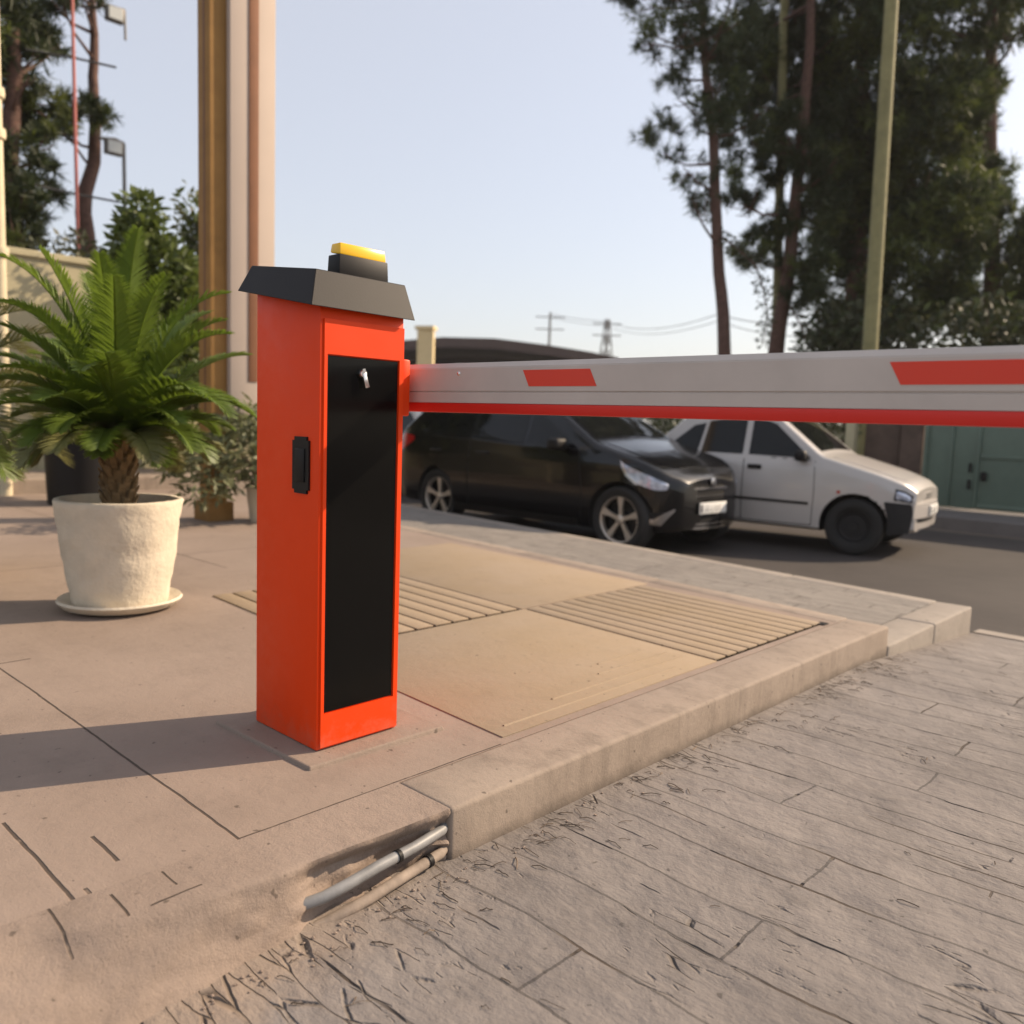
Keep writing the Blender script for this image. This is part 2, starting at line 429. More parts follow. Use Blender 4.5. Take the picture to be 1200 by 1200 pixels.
# lower footpath strip beyond the plaza
sheet('footpath', [(-40, Yk(-40)), (KX0, Yk(KX0)), (KX0, Yr(KX0) - .14), (-40, Yr(-40) - .14)], -.10, M['strip'], thick=.3)

def kerb_run(name, x0, x1, y0, y1, ztop, zbot, m, seglen=1.0, axis='y', bev=.012):
    """kerb stones laid end to end, with a hairline gap"""
    mb = MB()
    n = max(1, round((y1 - y0) / seglen))
    for i in range(n):
        a = y0 + (y1 - y0) * i / n; b = y0 + (y1 - y0) * (i + 1) / n - .004
        dx = rnd.uniform(-.002, .002); dzz = rnd.uniform(-.0025, .0015)
        bm = bmesh.new(); bmesh.ops.create_cube(bm, size=1)
        for v in bm.verts:
            v.co = V(((x0 + x1) / 2 + dx + v.co.x * (x1 - x0), (a + b) / 2 + v.co.y * (b - a), (ztop + zbot) / 2 + dzz + v.co.z * (ztop - zbot)))
        bmesh.ops.bevel(bm, geom=bm.edges[:], offset=bev, segments=3, profile=.5, affect='EDGES')
        bmesh.ops.subdivide_edges(bm, edges=[e for e in bm.edges if e.calc_length() > .5], cuts=40, use_grid_fill=True)
        for v in bm.verts:
            k = pnoise(v.co * 7.0) * .003 + pnoise(v.co * 23.0) * .0012
            v.co.x += k; v.co.z += k * .6
        mb.bm(bm)
    o = mb.build(name, m, smooth=35); o['kind'] = 'structure'
    return o
kerb_run('kerb', KX0, KX1, 1.315, Yk(-1.5), .004, -.32, M['kerb'], 4)
kerb_run('kerb_low', KX0 + .003, KX1, Yk(-1.5) + .003, Yr(-1.395), -.094, -.5, M['kerbgrey'], .75)

def slanted_kerb(name, fy, x0, x1, w, ztop, zbot, m, step):
    mb = MB(); x = x1
    while x > x0:
        a, b = x - step + .004, x
        mb.hexa([(a, fy(a) - w, zbot), (b, fy(b) - w, zbot), (b, fy(b), zbot), (a, fy(a), zbot),
                 (a, fy(a) - w, ztop), (b, fy(b) - w, ztop), (b, fy(b), ztop), (a, fy(a), ztop)], bev=.01)
        x -= step
    o = mb.build(name, m, smooth=35); o['kind'] = 'structure'
slanted_kerb('plaza_kerb', Yk, -14, KX0 - .003, .14, .003, -.3, M['kerb'], 1.2)
slanted_kerb('road_kerb', Yr, -40, KX0 - .003, .14, -.097, -.5, M['kerbgrey'], 1.0)

# broken mortar haunch that replaces the kerb stone near the camera
def haunch():
    nu, nv = 130, 36
    y1, y0 = 1.314, -3.5
    vs = []
    for i in range(nu + 1):
        y = y1 + (y0 - y1) * (i / nu) ** 1.6
        t = min(1, max(0, (1.25 - y) / .80))
        for j in range(nv + 1):
            s = j / nv
            xe = KX1 - .012 * min(1, t * 3) - .13 * t ** 3; xb = KX1 + .10 * t ** 3
            ze = .003 - .018 * t * t
            if s < .4:
                q = s / .4; x = KX0 + .001 + (xe - KX0) * q; z = .0035 + (ze - .0035) * q ** (3 + 10 * (1 - t))
            else:
                q = (s - .4) / .6
                x = xe + (xb - xe) * q; z = ze + (-.150 - ze) * q ** (1 - .25 * (1 - t))
                hol = math.exp(-((y - 1.13 + .05 * pnoise(V((y * 9, q * 5, 1)))) / .19) ** 8)
                hol_ = hol
                x -= .040 * hol * min(1, q / .22) * min(1, (1.02 - q) / .2)
            p = V((x, y, z))
            k = (pnoise(p * 9) * .007 + pnoise(p * 34) * .006 + abs(pnoise(p * 75)) * .004) * (1 + .8 * math.exp(-((y - 1.15) / .2) ** 4))
            k += round(pnoise(p * 16) * 3) / 3 * .012 * hol_ if s > .4 else 0
            w = min(1, max(0, (s - .36) / .1)) * (1 if i > 0 else .2)
            k2 = pnoise(p * 11) * .0015
            vs.append((x + k * w, y, z + k * w * .7 + k2 * min(1, s * 3)))
    fs = []
    for i in range(nu):
        for j in range(nv):
            a = i * (nv + 1) + j
            fs.append((a, a + 1, a + nv + 2, a + nv + 1))
    o = MB().add(vs, fs).build('mortar_haunch', M['mortar'], smooth=60); o['kind'] = 'structure'
haunch()

# concrete pad under the barrier
mb = MB()
mb.hexa([(-2.29, 1.17, -.02), (-1.80, 1.185, -.02), (-1.79, 1.66, -.02), (-2.29, 1.66, -.02),
         (-2.28, 1.18, .010), (-1.81, 1.195, .010), (-1.80, 1.65, .012), (-2.28, 1.65, .012)], bev=.004)
o = mb.build('concrete_pad', M['pad']); o['kind'] = 'structure'
# smooth pinkish border between pad and yellow tiles
# yellow tactile tiles: two ribbed fields and two plain ones, each laid on the plaza
def field(name, x0, x1, y0, y1, ribs=0, zb=.004, skew=0.0, ribaxis=0):
    mb = MB()
    def T(x, y): return (x, y - skew * (x - x1))
    if not ribs:
        a = [T(x0, y0), T(x1, y0), T(x1, y1), T(x0, y1)]
        mb.hexa([(p[0], p[1], -.01) for p in a] + [(p[0], p[1], zb) for p in a], bev=.0015)
    else:
        a = [T(x0, y0), T(x1, y0), T(x1, y1), T(x0, y1)]
        mb.hexa([(p[0], p[1], -.02) for p in a] + [(p[0], p[1], -.004 + zb) for p in a])
        n = ribs
        for i in range(n):
            ya = y0 + (y1 - y0) * i / n; yb = y0 + (y1 - y0) * (i + .87) / n
            q = [T(x0 + .012, ya), T(x1 - .012, ya), T(x1 - .012, yb), T(x0 + .012, yb)]
            mb.hexa([(p[0], p[1], -.004) for p in q] + [(p[0], p[1], zb + .0025) for p in q], bev=.002)
    o = mb.build(name, M['tactile'], smooth=40); o['kind'] = 'structure'
SK = .07
field('tactile_paving', -2.745, -1.635, 2.97, Yk(-1.7) - .23, ribs=11, skew=SK)
field('tactile_paving', -3.93, -2.755, 1.93, 3.02, ribs=10, skew=SK)
field('plain_paving', -2.745, -1.635, 1.735, 2.96, skew=SK)
field('plain_paving', -4.6, -2.755, 3.03, Yk(-2.8) - .2, skew=SK)
mb = MB()
for i, (xx, ya, yb) in enumerate(((-1.70, 1.80, 2.75), (-1.765, 2.1, 2.9), (-1.84, 2.45, 2.9), (-1.92, 2.55, 2.85))):
    mb.hexa([(xx, ya, .003), (xx + .012, ya, .003), (xx + .012, yb, .003), (xx, yb, .003), (xx + .004, ya, .0075), (xx + .008, ya, .0075), (xx + .008, yb, .0075), (xx + .004, yb, .0075)])
o = mb.build('tile_ridge', M['tactile']); o['kind'] = 'structure'
# drain slot at the corner of the ribbed tile
mb = MB(); mb.box((-1.66, 3.93, -.01), (-1.615, 3.985, .0045)); o = mb.build('drain_slot', M['black']); o['kind'] = 'structure'

# ------------------------------------------------------------------ barrier gate
BX0, BX1, BY0, BY1 = -2.197, -1.883, 1.262, 1.537
bar = empty('barrier_gate', (-2.04, 1.40, .011))
tag(bar, 'orange car park barrier cabinet with long white boom and grey lid', 'barrier gate')
def rel(o, root):            # keep world coordinates under a translated root
    o.parent = root; o.matrix_parent_inverse = Matrix.Translation(root.location).inverted() if root.rotation_euler.z == 0 else (Matrix.LocRotScale(root.location, root.rotation_euler, None)).inverted()
    return o
mb = MB()
mb.hexa([(BX0, BY0, .012), (BX1, BY0, .012), (BX1, BY1, .012), (BX0, BY1, .012),
         (BX0, BY0, 1.262), (BX1, BY0, 1.222), (BX1, BY1, 1.222), (BX0, BY1, 1.262)], bev=.004)
rel(mb.build('cabinet', M['orange'], smooth=40), bar)
# raised front frame with the acrylic door set in it
DY0, DY1, DZ0, DZ1 = 1.281, 1.519, .112, 1.078
mb = MB(); X = BX1
fr = [((BY0 + .009, .02), (BY1 - .003, DZ0)), ((BY0 + .009, DZ1), (BY1 - .003, 1.168)), ((BY0 + .009, DZ0), (DY0, DZ1)), ((DY1, DZ0), (BY1 - .003, DZ1))]
for (a, b) in fr: mb.box((X - .004, a[0], a[1]), (X + .007, b[0], b[1]), bev=.0)
rel(mb.build('front_frame', M['orange']), bar)
mb = MB(); mb.box((X - .004, DY0 + .003, DZ0 + .003), (X + .003, DY1 - .003, DZ1 - .003), bev=.001)
door = rel(mb.build('door', M['blackglass']), bar); door['label'] = 'glossy black front door with a key lock'
mb = MB()
RX = Matrix.Translation((X + .004, 1.392, 1.034)) @ Matrix.Rotation(PI / 2, 4, 'Y')
mb.lathe([(.0, .0), (.0125, 0), (.0125, .006), (.010, .011), (.0, .011)], 20, M=RX)
lk = mb.build('lock', M['steel'], smooth=40)
mb = MB()
mb.hexa([(X + .012, 1.389, 1.034), (X + .016, 1.389, 1.034), (X + .016, 1.396, 1.036), (X + .012, 1.396, 1.036),
         (X + .012, 1.386, 1.046), (X + .016, 1.386, 1.046), (X + .016, 1.395, 1.048), (X + .012, 1.395, 1.048)])
mb.hexa([(X + .012, 1.395, .995), (X + .019, 1.395, .995), (X + .019, 1.409, .999), (X + .012, 1.409, .999),
         (X + .013, 1.386, 1.034), (X + .017, 1.386, 1.034), (X + .017, 1.397, 1.037), (X + .013, 1.397, 1.037)], bev=.0015)
ky = mb.build('key', M['steel'], smooth=40)
for c in (lk, ky):
    c.parent = door
# (door's local space equals world space: its parent inverse cancels the root)
# recessed black latch on the side
mb = MB()
bm = bmesh.new(); bmesh.ops.create_cube(bm, size=1)
for v in bm.verts: v.co = V((-1.962 + v.co.x * .078, BY0 + v.co.y * .012, .785 + v.co.z * .152))
bmesh.ops.bevel(bm, geom=[e for e in bm.edges if abs(e.verts[0].co.y - e.verts[1].co.y) > .005], offset=.010, segments=4, affect='EDGES')
mb.bm(bm)
mb.box((-1.985, BY0 - .010, .74), (-1.94, BY0 - .005, .83), bev=.002)
rel(mb.build('latch', M['black'], smooth=40), bar)
# lid (slopes towards the front)
mb = MB()
mb.hexa([(-2.232, 1.222, 1.258), (-1.852, 1.214, 1.193), (-1.852, 1.552, 1.190), (-2.232, 1.552, 1.258),
         (-2.200, 1.248, 1.328), (-1.885, 1.248, 1.290), (-1.885, 1.540, 1.288), (-2.200, 1.540, 1.328)], bev=.002)
rel(mb.build('lid', M['lid']), bar)
# warning lamp
mb = MB()
def lampbox(z0, z1, g0, g1, dx=.0):
    return [(-1.998 - g0, 1.362 - g0, z0 + .004), (-1.945 + g0, 1.362 - g0, z0 - .004), (-1.945 + g0, 1.525 + g0, z0 - .004), (-1.998 - g0, 1.525 + g0, z0 + .004),
            (-1.998 - g1, 1.362 - g1, z1), (-1.945 + g1, 1.362 - g1, z1), (-1.945 + g1, 1.525 + g1, z1), (-1.998 - g1, 1.525 + g1, z1)]
mb.hexa(lampbox(1.300, 1.353, .002, 0), bev=.003)
wl = rel(mb.build('warning_lamp', M['black'], smooth=35), bar)
mb = MB(); mb.hexa(lampbox(1.356, 1.384, -.003, -.006), bev=.004)
o = mb.build('lens', M['yellow'], smooth=35); o.parent = wl; o['label'] = 'yellow lens on top of the lamp'
# hub and boom
mb = MB()
mb.box((-2.13, BY1, .925), (-1.89, BY1 + .034, 1.085), bev=.006)
rel(mb.build('hub', M['orange'], smooth=35), bar)
YB = 1.600
mb = MB()
prof = [(YB, .968), (YB + .05, .968), (YB + .05, 1.060), (YB + .038, 1.075), (YB + .012, 1.075), (YB, 1.061)]
sect = [(YB, .9665), (YB, .994), (YB + .003, .9955), (YB + .003, .9975), (YB, .999), (YB, 1.0595), (YB + .002, 1.0605), (YB + .002, 1.0625), (YB + .013, 1.0755), (YB + .047, 1.0755), (YB + .06, 1.062), (YB + .06, .9665)]
mb.extrude(sect, 0, -2.12, 2.35)
boom = rel(mb.build('boom', M['alu']), bar); boom['label'] = 'white aluminium boom with red stickers and red rubber edge'
mb = MB(); mb.extrude([(YB + .004, .9395), (YB + .052, .9395), (YB + .056, .9660), (YB + .0005, .9660)], 0, -2.12, 2.35, bev=.002)
o = mb.build('rubber_edge', M['red'], smooth=40); o.parent = boom
def sticker(xa, xb, lean=.022):
    mb = MB(); e = .0012
    p = [(xa + lean, 1.0105), (xb + lean, 1.0105), (xb, 1.0515), (xa, 1.0515)]
    mb.add([(x, YB - e, z) for x, z in p] + [(x, YB + .0004, z) for x, z in p], [(0, 1, 2, 3), (0, 4, 5, 1), (1, 5, 6, 2), (2, 6, 7, 3), (3, 7, 4, 0)])
    o = mb.build('sticker', M['sticker']); o.parent = boom
for a, b in ((-1.480, -1.264), (-.573, -.255), (.40, .72), (1.3, 1.62)): sticker(a, b)
mb = MB()
mb.lathe([(.0, .0), (.006, 0), (.004, .003), (0, .0035)], 12, M=Matrix.Translation((-1.72, YB, 1.046)) @ Matrix.Rotation(PI / 2, 4, 'X'))
o = mb.build('rivet', M['steel'], smooth=50); o.parent = boom
bpy.context.view_layer.update()

# conduits lying in the broken kerb
def conduit(pts, r, m, label):
    mb = MB()
    mb.tube(pts, r, 14)
    o = mb.build('conduit_pipe', m, smooth=50)
    tag(o, label, 'pipe', 'conduits in the broken kerb')
    return o
p1 = conduit([(-1.432, 1.33, -.048), (-1.412, 1.30, -.050), (-1.398, 1.20, -.053), (-1.393, 1.10, -.056), (-1.393, 1.02, -.066), (-1.40, .96, -.076), (-1.43, .90, -.09)], .0125, M['pvc'], 'clean grey plastic conduit, upper pipe in the broken kerb')
mb = MB(); mb.tube([(-1.3955, 1.158, -.0545), (-1.395, 1.148, -.0545)], .0150, 14); o = mb.build('clip', M['black'], p1, smooth=50)
p2 = conduit([(-1.43, 1.335, -.100), (-1.405, 1.29, -.102), (-1.390, 1.17, -.106), (-1.383, 1.07, -.114), (-1.39, .99, -.126), (-1.42, .90, -.15)], .0125, M['pvcdirty'], 'mortar smeared conduit, lower pipe in the broken kerb')
mb = MB(); mb.tube([(-1.4005, 1.255, -.1032), (-1.3995, 1.243, -.1035)], .0155, 14); o = mb.build('clip', M['black'], p2, smooth=50)

# dry needles and twigs along the foot of the kerb and on the driveway
def litter(name, n, sampler, seed, label, m=('litter', 'litter2'), big=1.0):
    r = random.Random(seed); V_ = []; mi = []
    for _ in range(n):
        x, y, z = sampler(r)
        a = r.gauss(0.35, .8); ln = r.uniform(.015, .06) * big; cv = r.uniform(-.5, .5); w = r.uniform(.0008, .002) * big
        pts = []
        px, py = x, y; pz = z + .0015
        k = 4
        for i in range(k + 1):
            pts.append((px, py, pz + .006 * math.sin(PI * i / k) * r.random()))
            aa = a + cv * i / k; px += math.cos(aa) * ln / k; py += math.sin(aa) * ln / k
        nx, ny = -math.sin(a) * w, math.cos(a) * w
        mm = 0 if r.random() < .75 else 1
        for i in range(k):
            p, q = pts[i], pts[i + 1]
            t0 = 1 - i / k * .6; t1 = 1 - (i + 1) / k * .6
            A = [(p[0] - nx * t0, p[1] - ny * t0, p[2]), (q[0] - nx * t1, q[1] - ny * t1, q[2]), (q[0], q[1], q[2] + w * 1.1), (p[0], p[1], p[2] + w * 1.1)]
            B = [(p[0], p[1], p[2] + w * 1.1), (q[0], q[1], q[2] + w * 1.1), (q[0] + nx * t1, q[1] + ny * t1, q[2]), (p[0] + nx * t0, p[1] + ny * t0, p[2])]
            V_ += A + B; mi += [mm, mm]
    o = soup(name, V_, 4, [M[q] for q in m], mi=mi)
    tag(o, label, 'litter', kind='stuff')
def s_kerb(r):
    y = r.uniform(.75, 4.2)
    c = .5 + .5 * pnoise(V((y * 2.2, 3.1, 0)))
    for _ in range(6):
        if r.random() < c * 1.5: break
        y = r.uniform(.75, 4.2); c = .5 + .5 * pnoise(V((y * 2.2, 3.1, 0)))
    off = abs(r.gauss(0, .09)) + .01
    xb = KX1 if y > 1.31 else -1.385 + .1 * (1.31 - y)
    return xb + off, y, dz(y)
litter('dry_needles', 170, s_kerb, 3, 'dry pine needles and twigs swept along the kerb foot')
def s_drive(r):
    while True:
        x = -1.3 + abs(r.gauss(0, .8)); y = r.uniform(.3, 5)
        if pnoise(V((x * 2.5, y * 2.5, 7))) > .12: return x, y, dz(y)
litter('scattered_twigs', 45, s_drive, 5, 'sparse dry twigs scattered over the stamped driveway', big=.9)

r = random.Random(19); mb = MB()
for _ in range(110):
    y = r.uniform(.55, 1.33) if r.random() < .6 else r.uniform(1.3, 4.2)
    x = (KX1 + .02 + .06 * max(0, min(1, (1.25 - y) / .75)) ** 2) + abs(r.gauss(0, .035)); s_ = r.uniform(.0015, .0045)
    bm = bmesh.new(); bmesh.ops.create_icosphere(bm, subdivisions=1, radius=s_)
    for v in bm.verts: v.co = V((v.co.x * r.uniform(.7, 1.4) + x, v.co.y * r.uniform(.7, 1.4) + y, v.co.z * r.uniform(.5, 1.0) + dz(y) + s_ * .4))
    mb.bm(bm)
o = mb.build('mortar_crumbs', M['mortar']); tag(o, 'crumbs of broken mortar at the foot of the kerb', 'rubble', kind='stuff')

# ------------------------------------------------------------------ pots and palms
def make_pot(name, loc, r_top, r_bot, h, label, m, cat='plant pot', group=None, lip=True, tex=.009):
    root = empty(name, loc)
    tag(root, label, cat, group)
    def jit(q, w, z):
        if q.xy.length < r_bot * .75: return q
        n = pnoise(V((math.cos(w) * 3, math.sin(w) * 3, z * 14))) * tex + pnoise(V((math.cos(w) * 9, math.sin(w) * 9, z * 40))) * tex * .5
        d = q.xy.normalized() * n
        return V((q.x + d.x, q.y + d.y, q.z))
    mb = MB()
    prof = [(r_bot * .5, 0), (r_bot, 0)]
    for i in range(1, 15):
        t = i / 15; prof.append((r_bot + (r_top - r_bot) * t ** .85, h * t))
    prof += [(r_top, h * .985), (r_top * .985, h), (r_top * .90, h), (r_top * .885, h * .97), (r_top * .86, h * .86)]
    mb.lathe(prof, 56, jitter=jit)
    mb.build('pot_wall', m, root, smooth=70)
    mb = MB(); n = 24; pts = [(0, 0, h * .91)]; fs = []
    for j in (1, 2, 3):
        for k in range(n):
            w = 2 * PI * k / n; rr = r_top * .875 * j / 3
            pts.append((rr * math.cos(w), rr * math.sin(w), h * .89 + rnd.uniform(-.006, .01)))
    for k in range(n): fs.append((0, 1 + k, 1 + (k + 1) % n))
    for j in range(2):
        for k in range(n):
            a = 1 + j * n + k; b_ = 1 + j * n + (k + 1) % n; fs.append((a, a + n, b_ + n, b_))
    mb.add(pts, fs); mb.build('soil', M['soil'], root, smooth=80)
    return root

def frond_geo(out, base, az, el, length, r, droop, leaf, width, dens=1.0, vee=.5):
    """feather frond: arching rachis with two ranks of leaflets, quads into out"""
    n = 22
    p = V(base); d = V((math.cos(az) * math.cos(el), math.sin(az) * math.cos(el), math.sin(el)))
    pts = [p.copy()]; dirs = [d.copy()]
    for i in range(n):
        p = p + d * (length / n)
        d = (d + V((0, 0, -droop * (i / n) * 2 / n))).normalized()
        pts.append(p.copy()); dirs.append(d.copy())
    rach = []
    for i in range(n):
        side = dirs[i].cross(V((0, 0, 1)))
        if side.length < 1e-3: side = V((1, 0, 0))
        side.normalize(); up = side.cross(dirs[i])
        w = .010 * (1 - i / n * .8); w2 = .010 * (1 - (i + 1) / n * .8)
        out += [pts[i] - side * w, pts[i + 1] - side * w2, pts[i + 1] + side * w2, pts[i] + side * w]
        out += [pts[i] - up * w, pts[i + 1] - up * w2, pts[i + 1] + up * w2, pts[i] + up * w]
    k = int(n * 2.0 * dens)
    for j in range(k):
        t = .10 + .9 * j / k
        i = min(n - 1, int(t * n)); f = t * n - i
        q = pts[i].lerp(pts[i + 1], f); dd = dirs[i]
        side = dd.cross(V((0, 0, 1)))
        if side.length < 1e-3: side = V((1, 0, 0))
        side.normalize(); up = side.cross(dd)
        L_ = leaf * (math.sin(PI * min(1, t * .82 + .16)) ** .6) * r.uniform(.85, 1.1)
        fw = .45 + .7 * t
        for s in (-1, 1):
            u = (side * s + dd * fw + up * vee * r.uniform(.6, 1.2)).normalized()
            wv = dd.cross(u).cross(u).normalized() * width * .5
            mid = q + u * L_ * .5 + V((0, 0, -.02 * L_)); tip = q + u * L_ + V((0, 0, -.16 * L_))
            out += [q - wv * .6, mid - wv, mid + wv, q + wv * .6]
            out += [mid - wv, tip - wv * .08, tip + wv * .08, mid + wv]

def palm(name, loc, label, trunk_h, trunk_r, nfr, flen, seed, leaf=.2, width=.012, mats=('frond', 'frond2'), group=None, azr=None, elr=(.15, 1.35), dens=1.25, upright=False):
    root = empty(name, loc); tag(root, label, 'palm', group)
    r = random.Random(seed)
    mb = MB()
    prof = [(trunk_r * .8, -.05)]
    for i in range(13):
        t = i / 12; prof.append((trunk_r * (1 + .12 * math.sin(t * PI)) * (1 - .15 * t), trunk_h * t))
    prof.append((.0, trunk_h * 1.03))
    mb.lathe(prof, 18)
    # stubs of cut leaf bases in spirals
    for i in range(70):
        w = i * 2.399; z = trunk_h * (i + 1) / 71
        c = V((math.cos(w), math.sin(w), 0)); s = V((-c.y, c.x, 0))
        b0 = c * trunk_r * .92 + V((0, 0, z)); e = b0 + c * trunk_r * .45 + V((0, 0, trunk_r * .75)); a = trunk_r * .30
        mb.hexa([b0 - s * a - V((0, 0, a)), b0 + s * a - V((0, 0, a)), b0 + s * a + V((0, 0, a)), b0 - s * a + V((0, 0, a)),
                 e - s * a * .7 - V((0, 0, a * .3)), e + s * a * .7 - V((0, 0, a * .3)), e + s * a * .7 + V((0, 0, a * .3)), e - s * a * .7 + V((0, 0, a * .3))])
    mb.build('trunk', M['palmtrunk'], root)
    out = []; mi = []
    for i in range(nfr):
        az = (i * 2.399 + r.uniform(-.25, .25)) if azr is None else r.uniform(*azr)
        t = (i + .5) / nfr
        el = elr[1] + (elr[0] - elr[1]) * t ** .9 + r.uniform(-.1, .1)
        n0 = len(out)
        frond_geo(out, (0.02 * math.cos(az), .02 * math.sin(az), trunk_h * .97), az, el, flen * r.uniform(.82, 1.1) * ((.72 + .4 * math.sin(PI * min(1, t * .9 + .15))) if not upright else (.52 + .62 * max(0, math.sin(el)) ** 1.5)), r, r.uniform(1.0, 1.9), leaf, width, dens)
        mi += [0 if (t < .75 or r.random() < .4) else 1] * ((len(out) - n0) // 4)
    soup('crown', out, 4, [M[q] for q in mats], root, mi=mi)
    return root

POT = (-3.95, 1.575, .0)
mb = MB(); mb.lathe([(.10, .0), (.185, .0), (.245, .018), (.268, .045), (.262, .055), (.235, .046), (.19, .024), (.0, .022)], 48)
o = mb.build('pot_saucer', M['pot'], smooth=60); o.location = POT
tag(o, 'round cream saucer under the big textured flower pot', 'saucer')
make_pot('plant_pot', (POT[0], POT[1], .024), .272, .200, .485, 'large cream stucco flower pot standing on a saucer', M['pot'])
palm('palm_plant', (POT[0], POT[1], .024 + .485 * .9), 'bright green feathery palm growing in the cream stucco pot', .34, .062, 64, .76, 11, leaf=.15, width=.009, elr=(-.05, 1.42), dens=2.3, upright=True)
# second palm further left, mostly out of frame
make_pot('plant_pot', (-5.25, 1.02, 0), .30, .22, .46, 'cream flower pot at the far left under drooping palm fronds', M['pot'])
palm('palm_plant', (-5.25, 1.02, .42), 'olive palm with drooping fronds reaching in from the left edge', .45, .10, 44, .98, 23, leaf=.22, width=.012, mats=('frond2', 'frond'), elr=(-.35, 1.25))
# black planter behind
make_pot('black_planter', (-8.5, 3.05, 0), .33, .30, .80, 'tall black planter standing behind the palm', M['black'], tex=0)
# white pot beside the gate column
make_pot('white_pot', (-6.42, 3.82, 0), .20, .165, .30, 'small white flower pot beside the brown column', M['pot'], tex=.004)

# ------------------------------------------------------------------ leafy things
def leafball(out, mi, c, rad, n, size, r, aspect=.5, mats=1, shell=.55, nfaces=1, up=.0):
    for _ in range(n):
        while True:
            d = V((r.uniform(-1, 1), r.uniform(-1, 1), r.uniform(-1, 1)))
            if .02 < d.length < 1: break
        k = d.length; d.normalize(); k = shell + (1 - shell) * k
        if r.random() < .3: k *= r.uniform(.3, 1)
        p = V(c) + V((d.x * rad[0], d.y * rad[1], d.z * rad[2])) * k
        a = V((r.gauss(0, 1), r.gauss(0, 1), r.gauss(0, .7))) + d * .8 + V((0, 0, up)); a.normalize()
        b = a.cross(V((r.gauss(0, 1), r.gauss(0, 1), r.gauss(0, 1)))).normalized()
        s = size * r.uniform(.6, 1.3)
        a = a * s; b = b * s * aspect * .5
        out += [p, p + a * .5 - b, p + a, p + a * .5 + b]
        mi.append(r.randrange(mats))

def shrub(name, loc, label, balls, m, size, density, seed, stem=None, group=None, aspect=.45, cat='shrub', stem_mat='barkpale'):
    root = empty(name, loc); tag(root, label, cat, group)
    r = random.Random(seed); out = []; mi = []
    for (x, y, z, a, b, c) in balls:
        leafball(out, mi, (x, y, z), (a, b, c), int(density * (a * b + b * c + a * c)), size, r, aspect, len(m))
    soup('foliage', out, 4, [M[q] for q in m], root, mi=mi)
    mb = MB()
    for st in (stem or [[(0, 0, 0), (0, 0, balls[0][2])]]):
        mb.tube(st, [max(.008, .03 * (1 - i / len(st))) for i in range(len(st))], 7)
    mb.build('stem', M[stem_mat], root, smooth=60)
    return root

shrub('drooping_shrub', (-6.42, 3.82, .26), 'grey green drooping shrub growing in the small white pot',
      [(0, 0, .28, .30, .32, .25), (.02, -.30, .30, .28, .32, .28), (.05, -.62, .18, .26, .26, .26), (.1, .2, .2, .25, .28, .22), (0, -.2, .55, .22, .25, .2), (.05, -.85, .35, .2, .2, .2)], ('leafgrey',), .11, 1500, 31,
      stem=[[(0, 0, 0), (0, -.05, .3)], [(0, 0, 0), (0, -.3, .35), (.04, -.6, .3)]], aspect=.3)
shrub('tall_shrub', (-8.5, 3.05, .70), 'tall dark green leafy shrub growing in the black planter',
      [(0, .25, .65, .40, .42, .45), (0, .65, .85, .36, .36, .42), (0, .95, 1.25, .28, .28, .45), (0, .78, 1.55, .3, .3, .40), (0, .5, 1.75, .2, .2, .35), (0, 1.05, .75, .3, .35, .3), (0, -.1, .35, .3, .3, .3), (0, .6, 2.0, .24, .2, .3)], ('leaf',), .12, 2600, 37,
      stem=[[(0, 0, 0), (0, .3, .6), (0, .6, 1.2), (0, .6, 1.8)], [(0, .3, .6), (0, .8, 1.0)]])
shrub('wall_shrub', (-10.2, 4.9, -.02), 'upright yellowish shrub with bare branches in front of the cream wall',
      [(0, 0, 2.3, .3, .3, .5), (0, .1, 2.9, .25, .22, .45), (0, .05, 3.35, .16, .14, .35), (0, -.25, 1.6, .4, .4, .5), (0, -.3, 2.5, .15, .2, .25)], ('leaf', 'leafgrey'), .12, 800, 41,
      stem=[[(0, 0, 0), (0, -.05, 1.4), (0, -.02, 2.4), (0, .08, 3.4)], [(0, -.04, 1.4), (0, -.3, 2.4)], [(0, -.03, 1.8), (0, .25, 2.8)]])
shrub('bushy_shrub', (-10.0, 5.42, -.02), 'dense round dark bush in front of the cream wall near the column',
      [(0, .0, 1.8, .5, .42, .6), (0, -.3, 2.45, .45, .35, .45), (0, -.1, 3.0, .34, .26, .28), (0, -.35, 3.05, .25, .2, .24), (0, .38, 2.2, .4, .34, .5), (0, .05, 1.1, .5, .6, .5), (0, .5, 1.5, .4, .4, .5)], ('leaf', 'hedge'), .14, 1500, 43,
      stem=[[(0, 0, 0), (0, 0, 1.2), (0, -.1, 2.8)]])
shrub('low_bush', (-11.8, 4.3, 2.2), 'low bush peeping over the top of the cream wall',
      [(0, -.1, .55, .35, .35, .38), (0, .3, .42, .3, .4, .28), (0, -.55, .4, .3, .3, .35)], ('hedge',), .12, 800, 47)

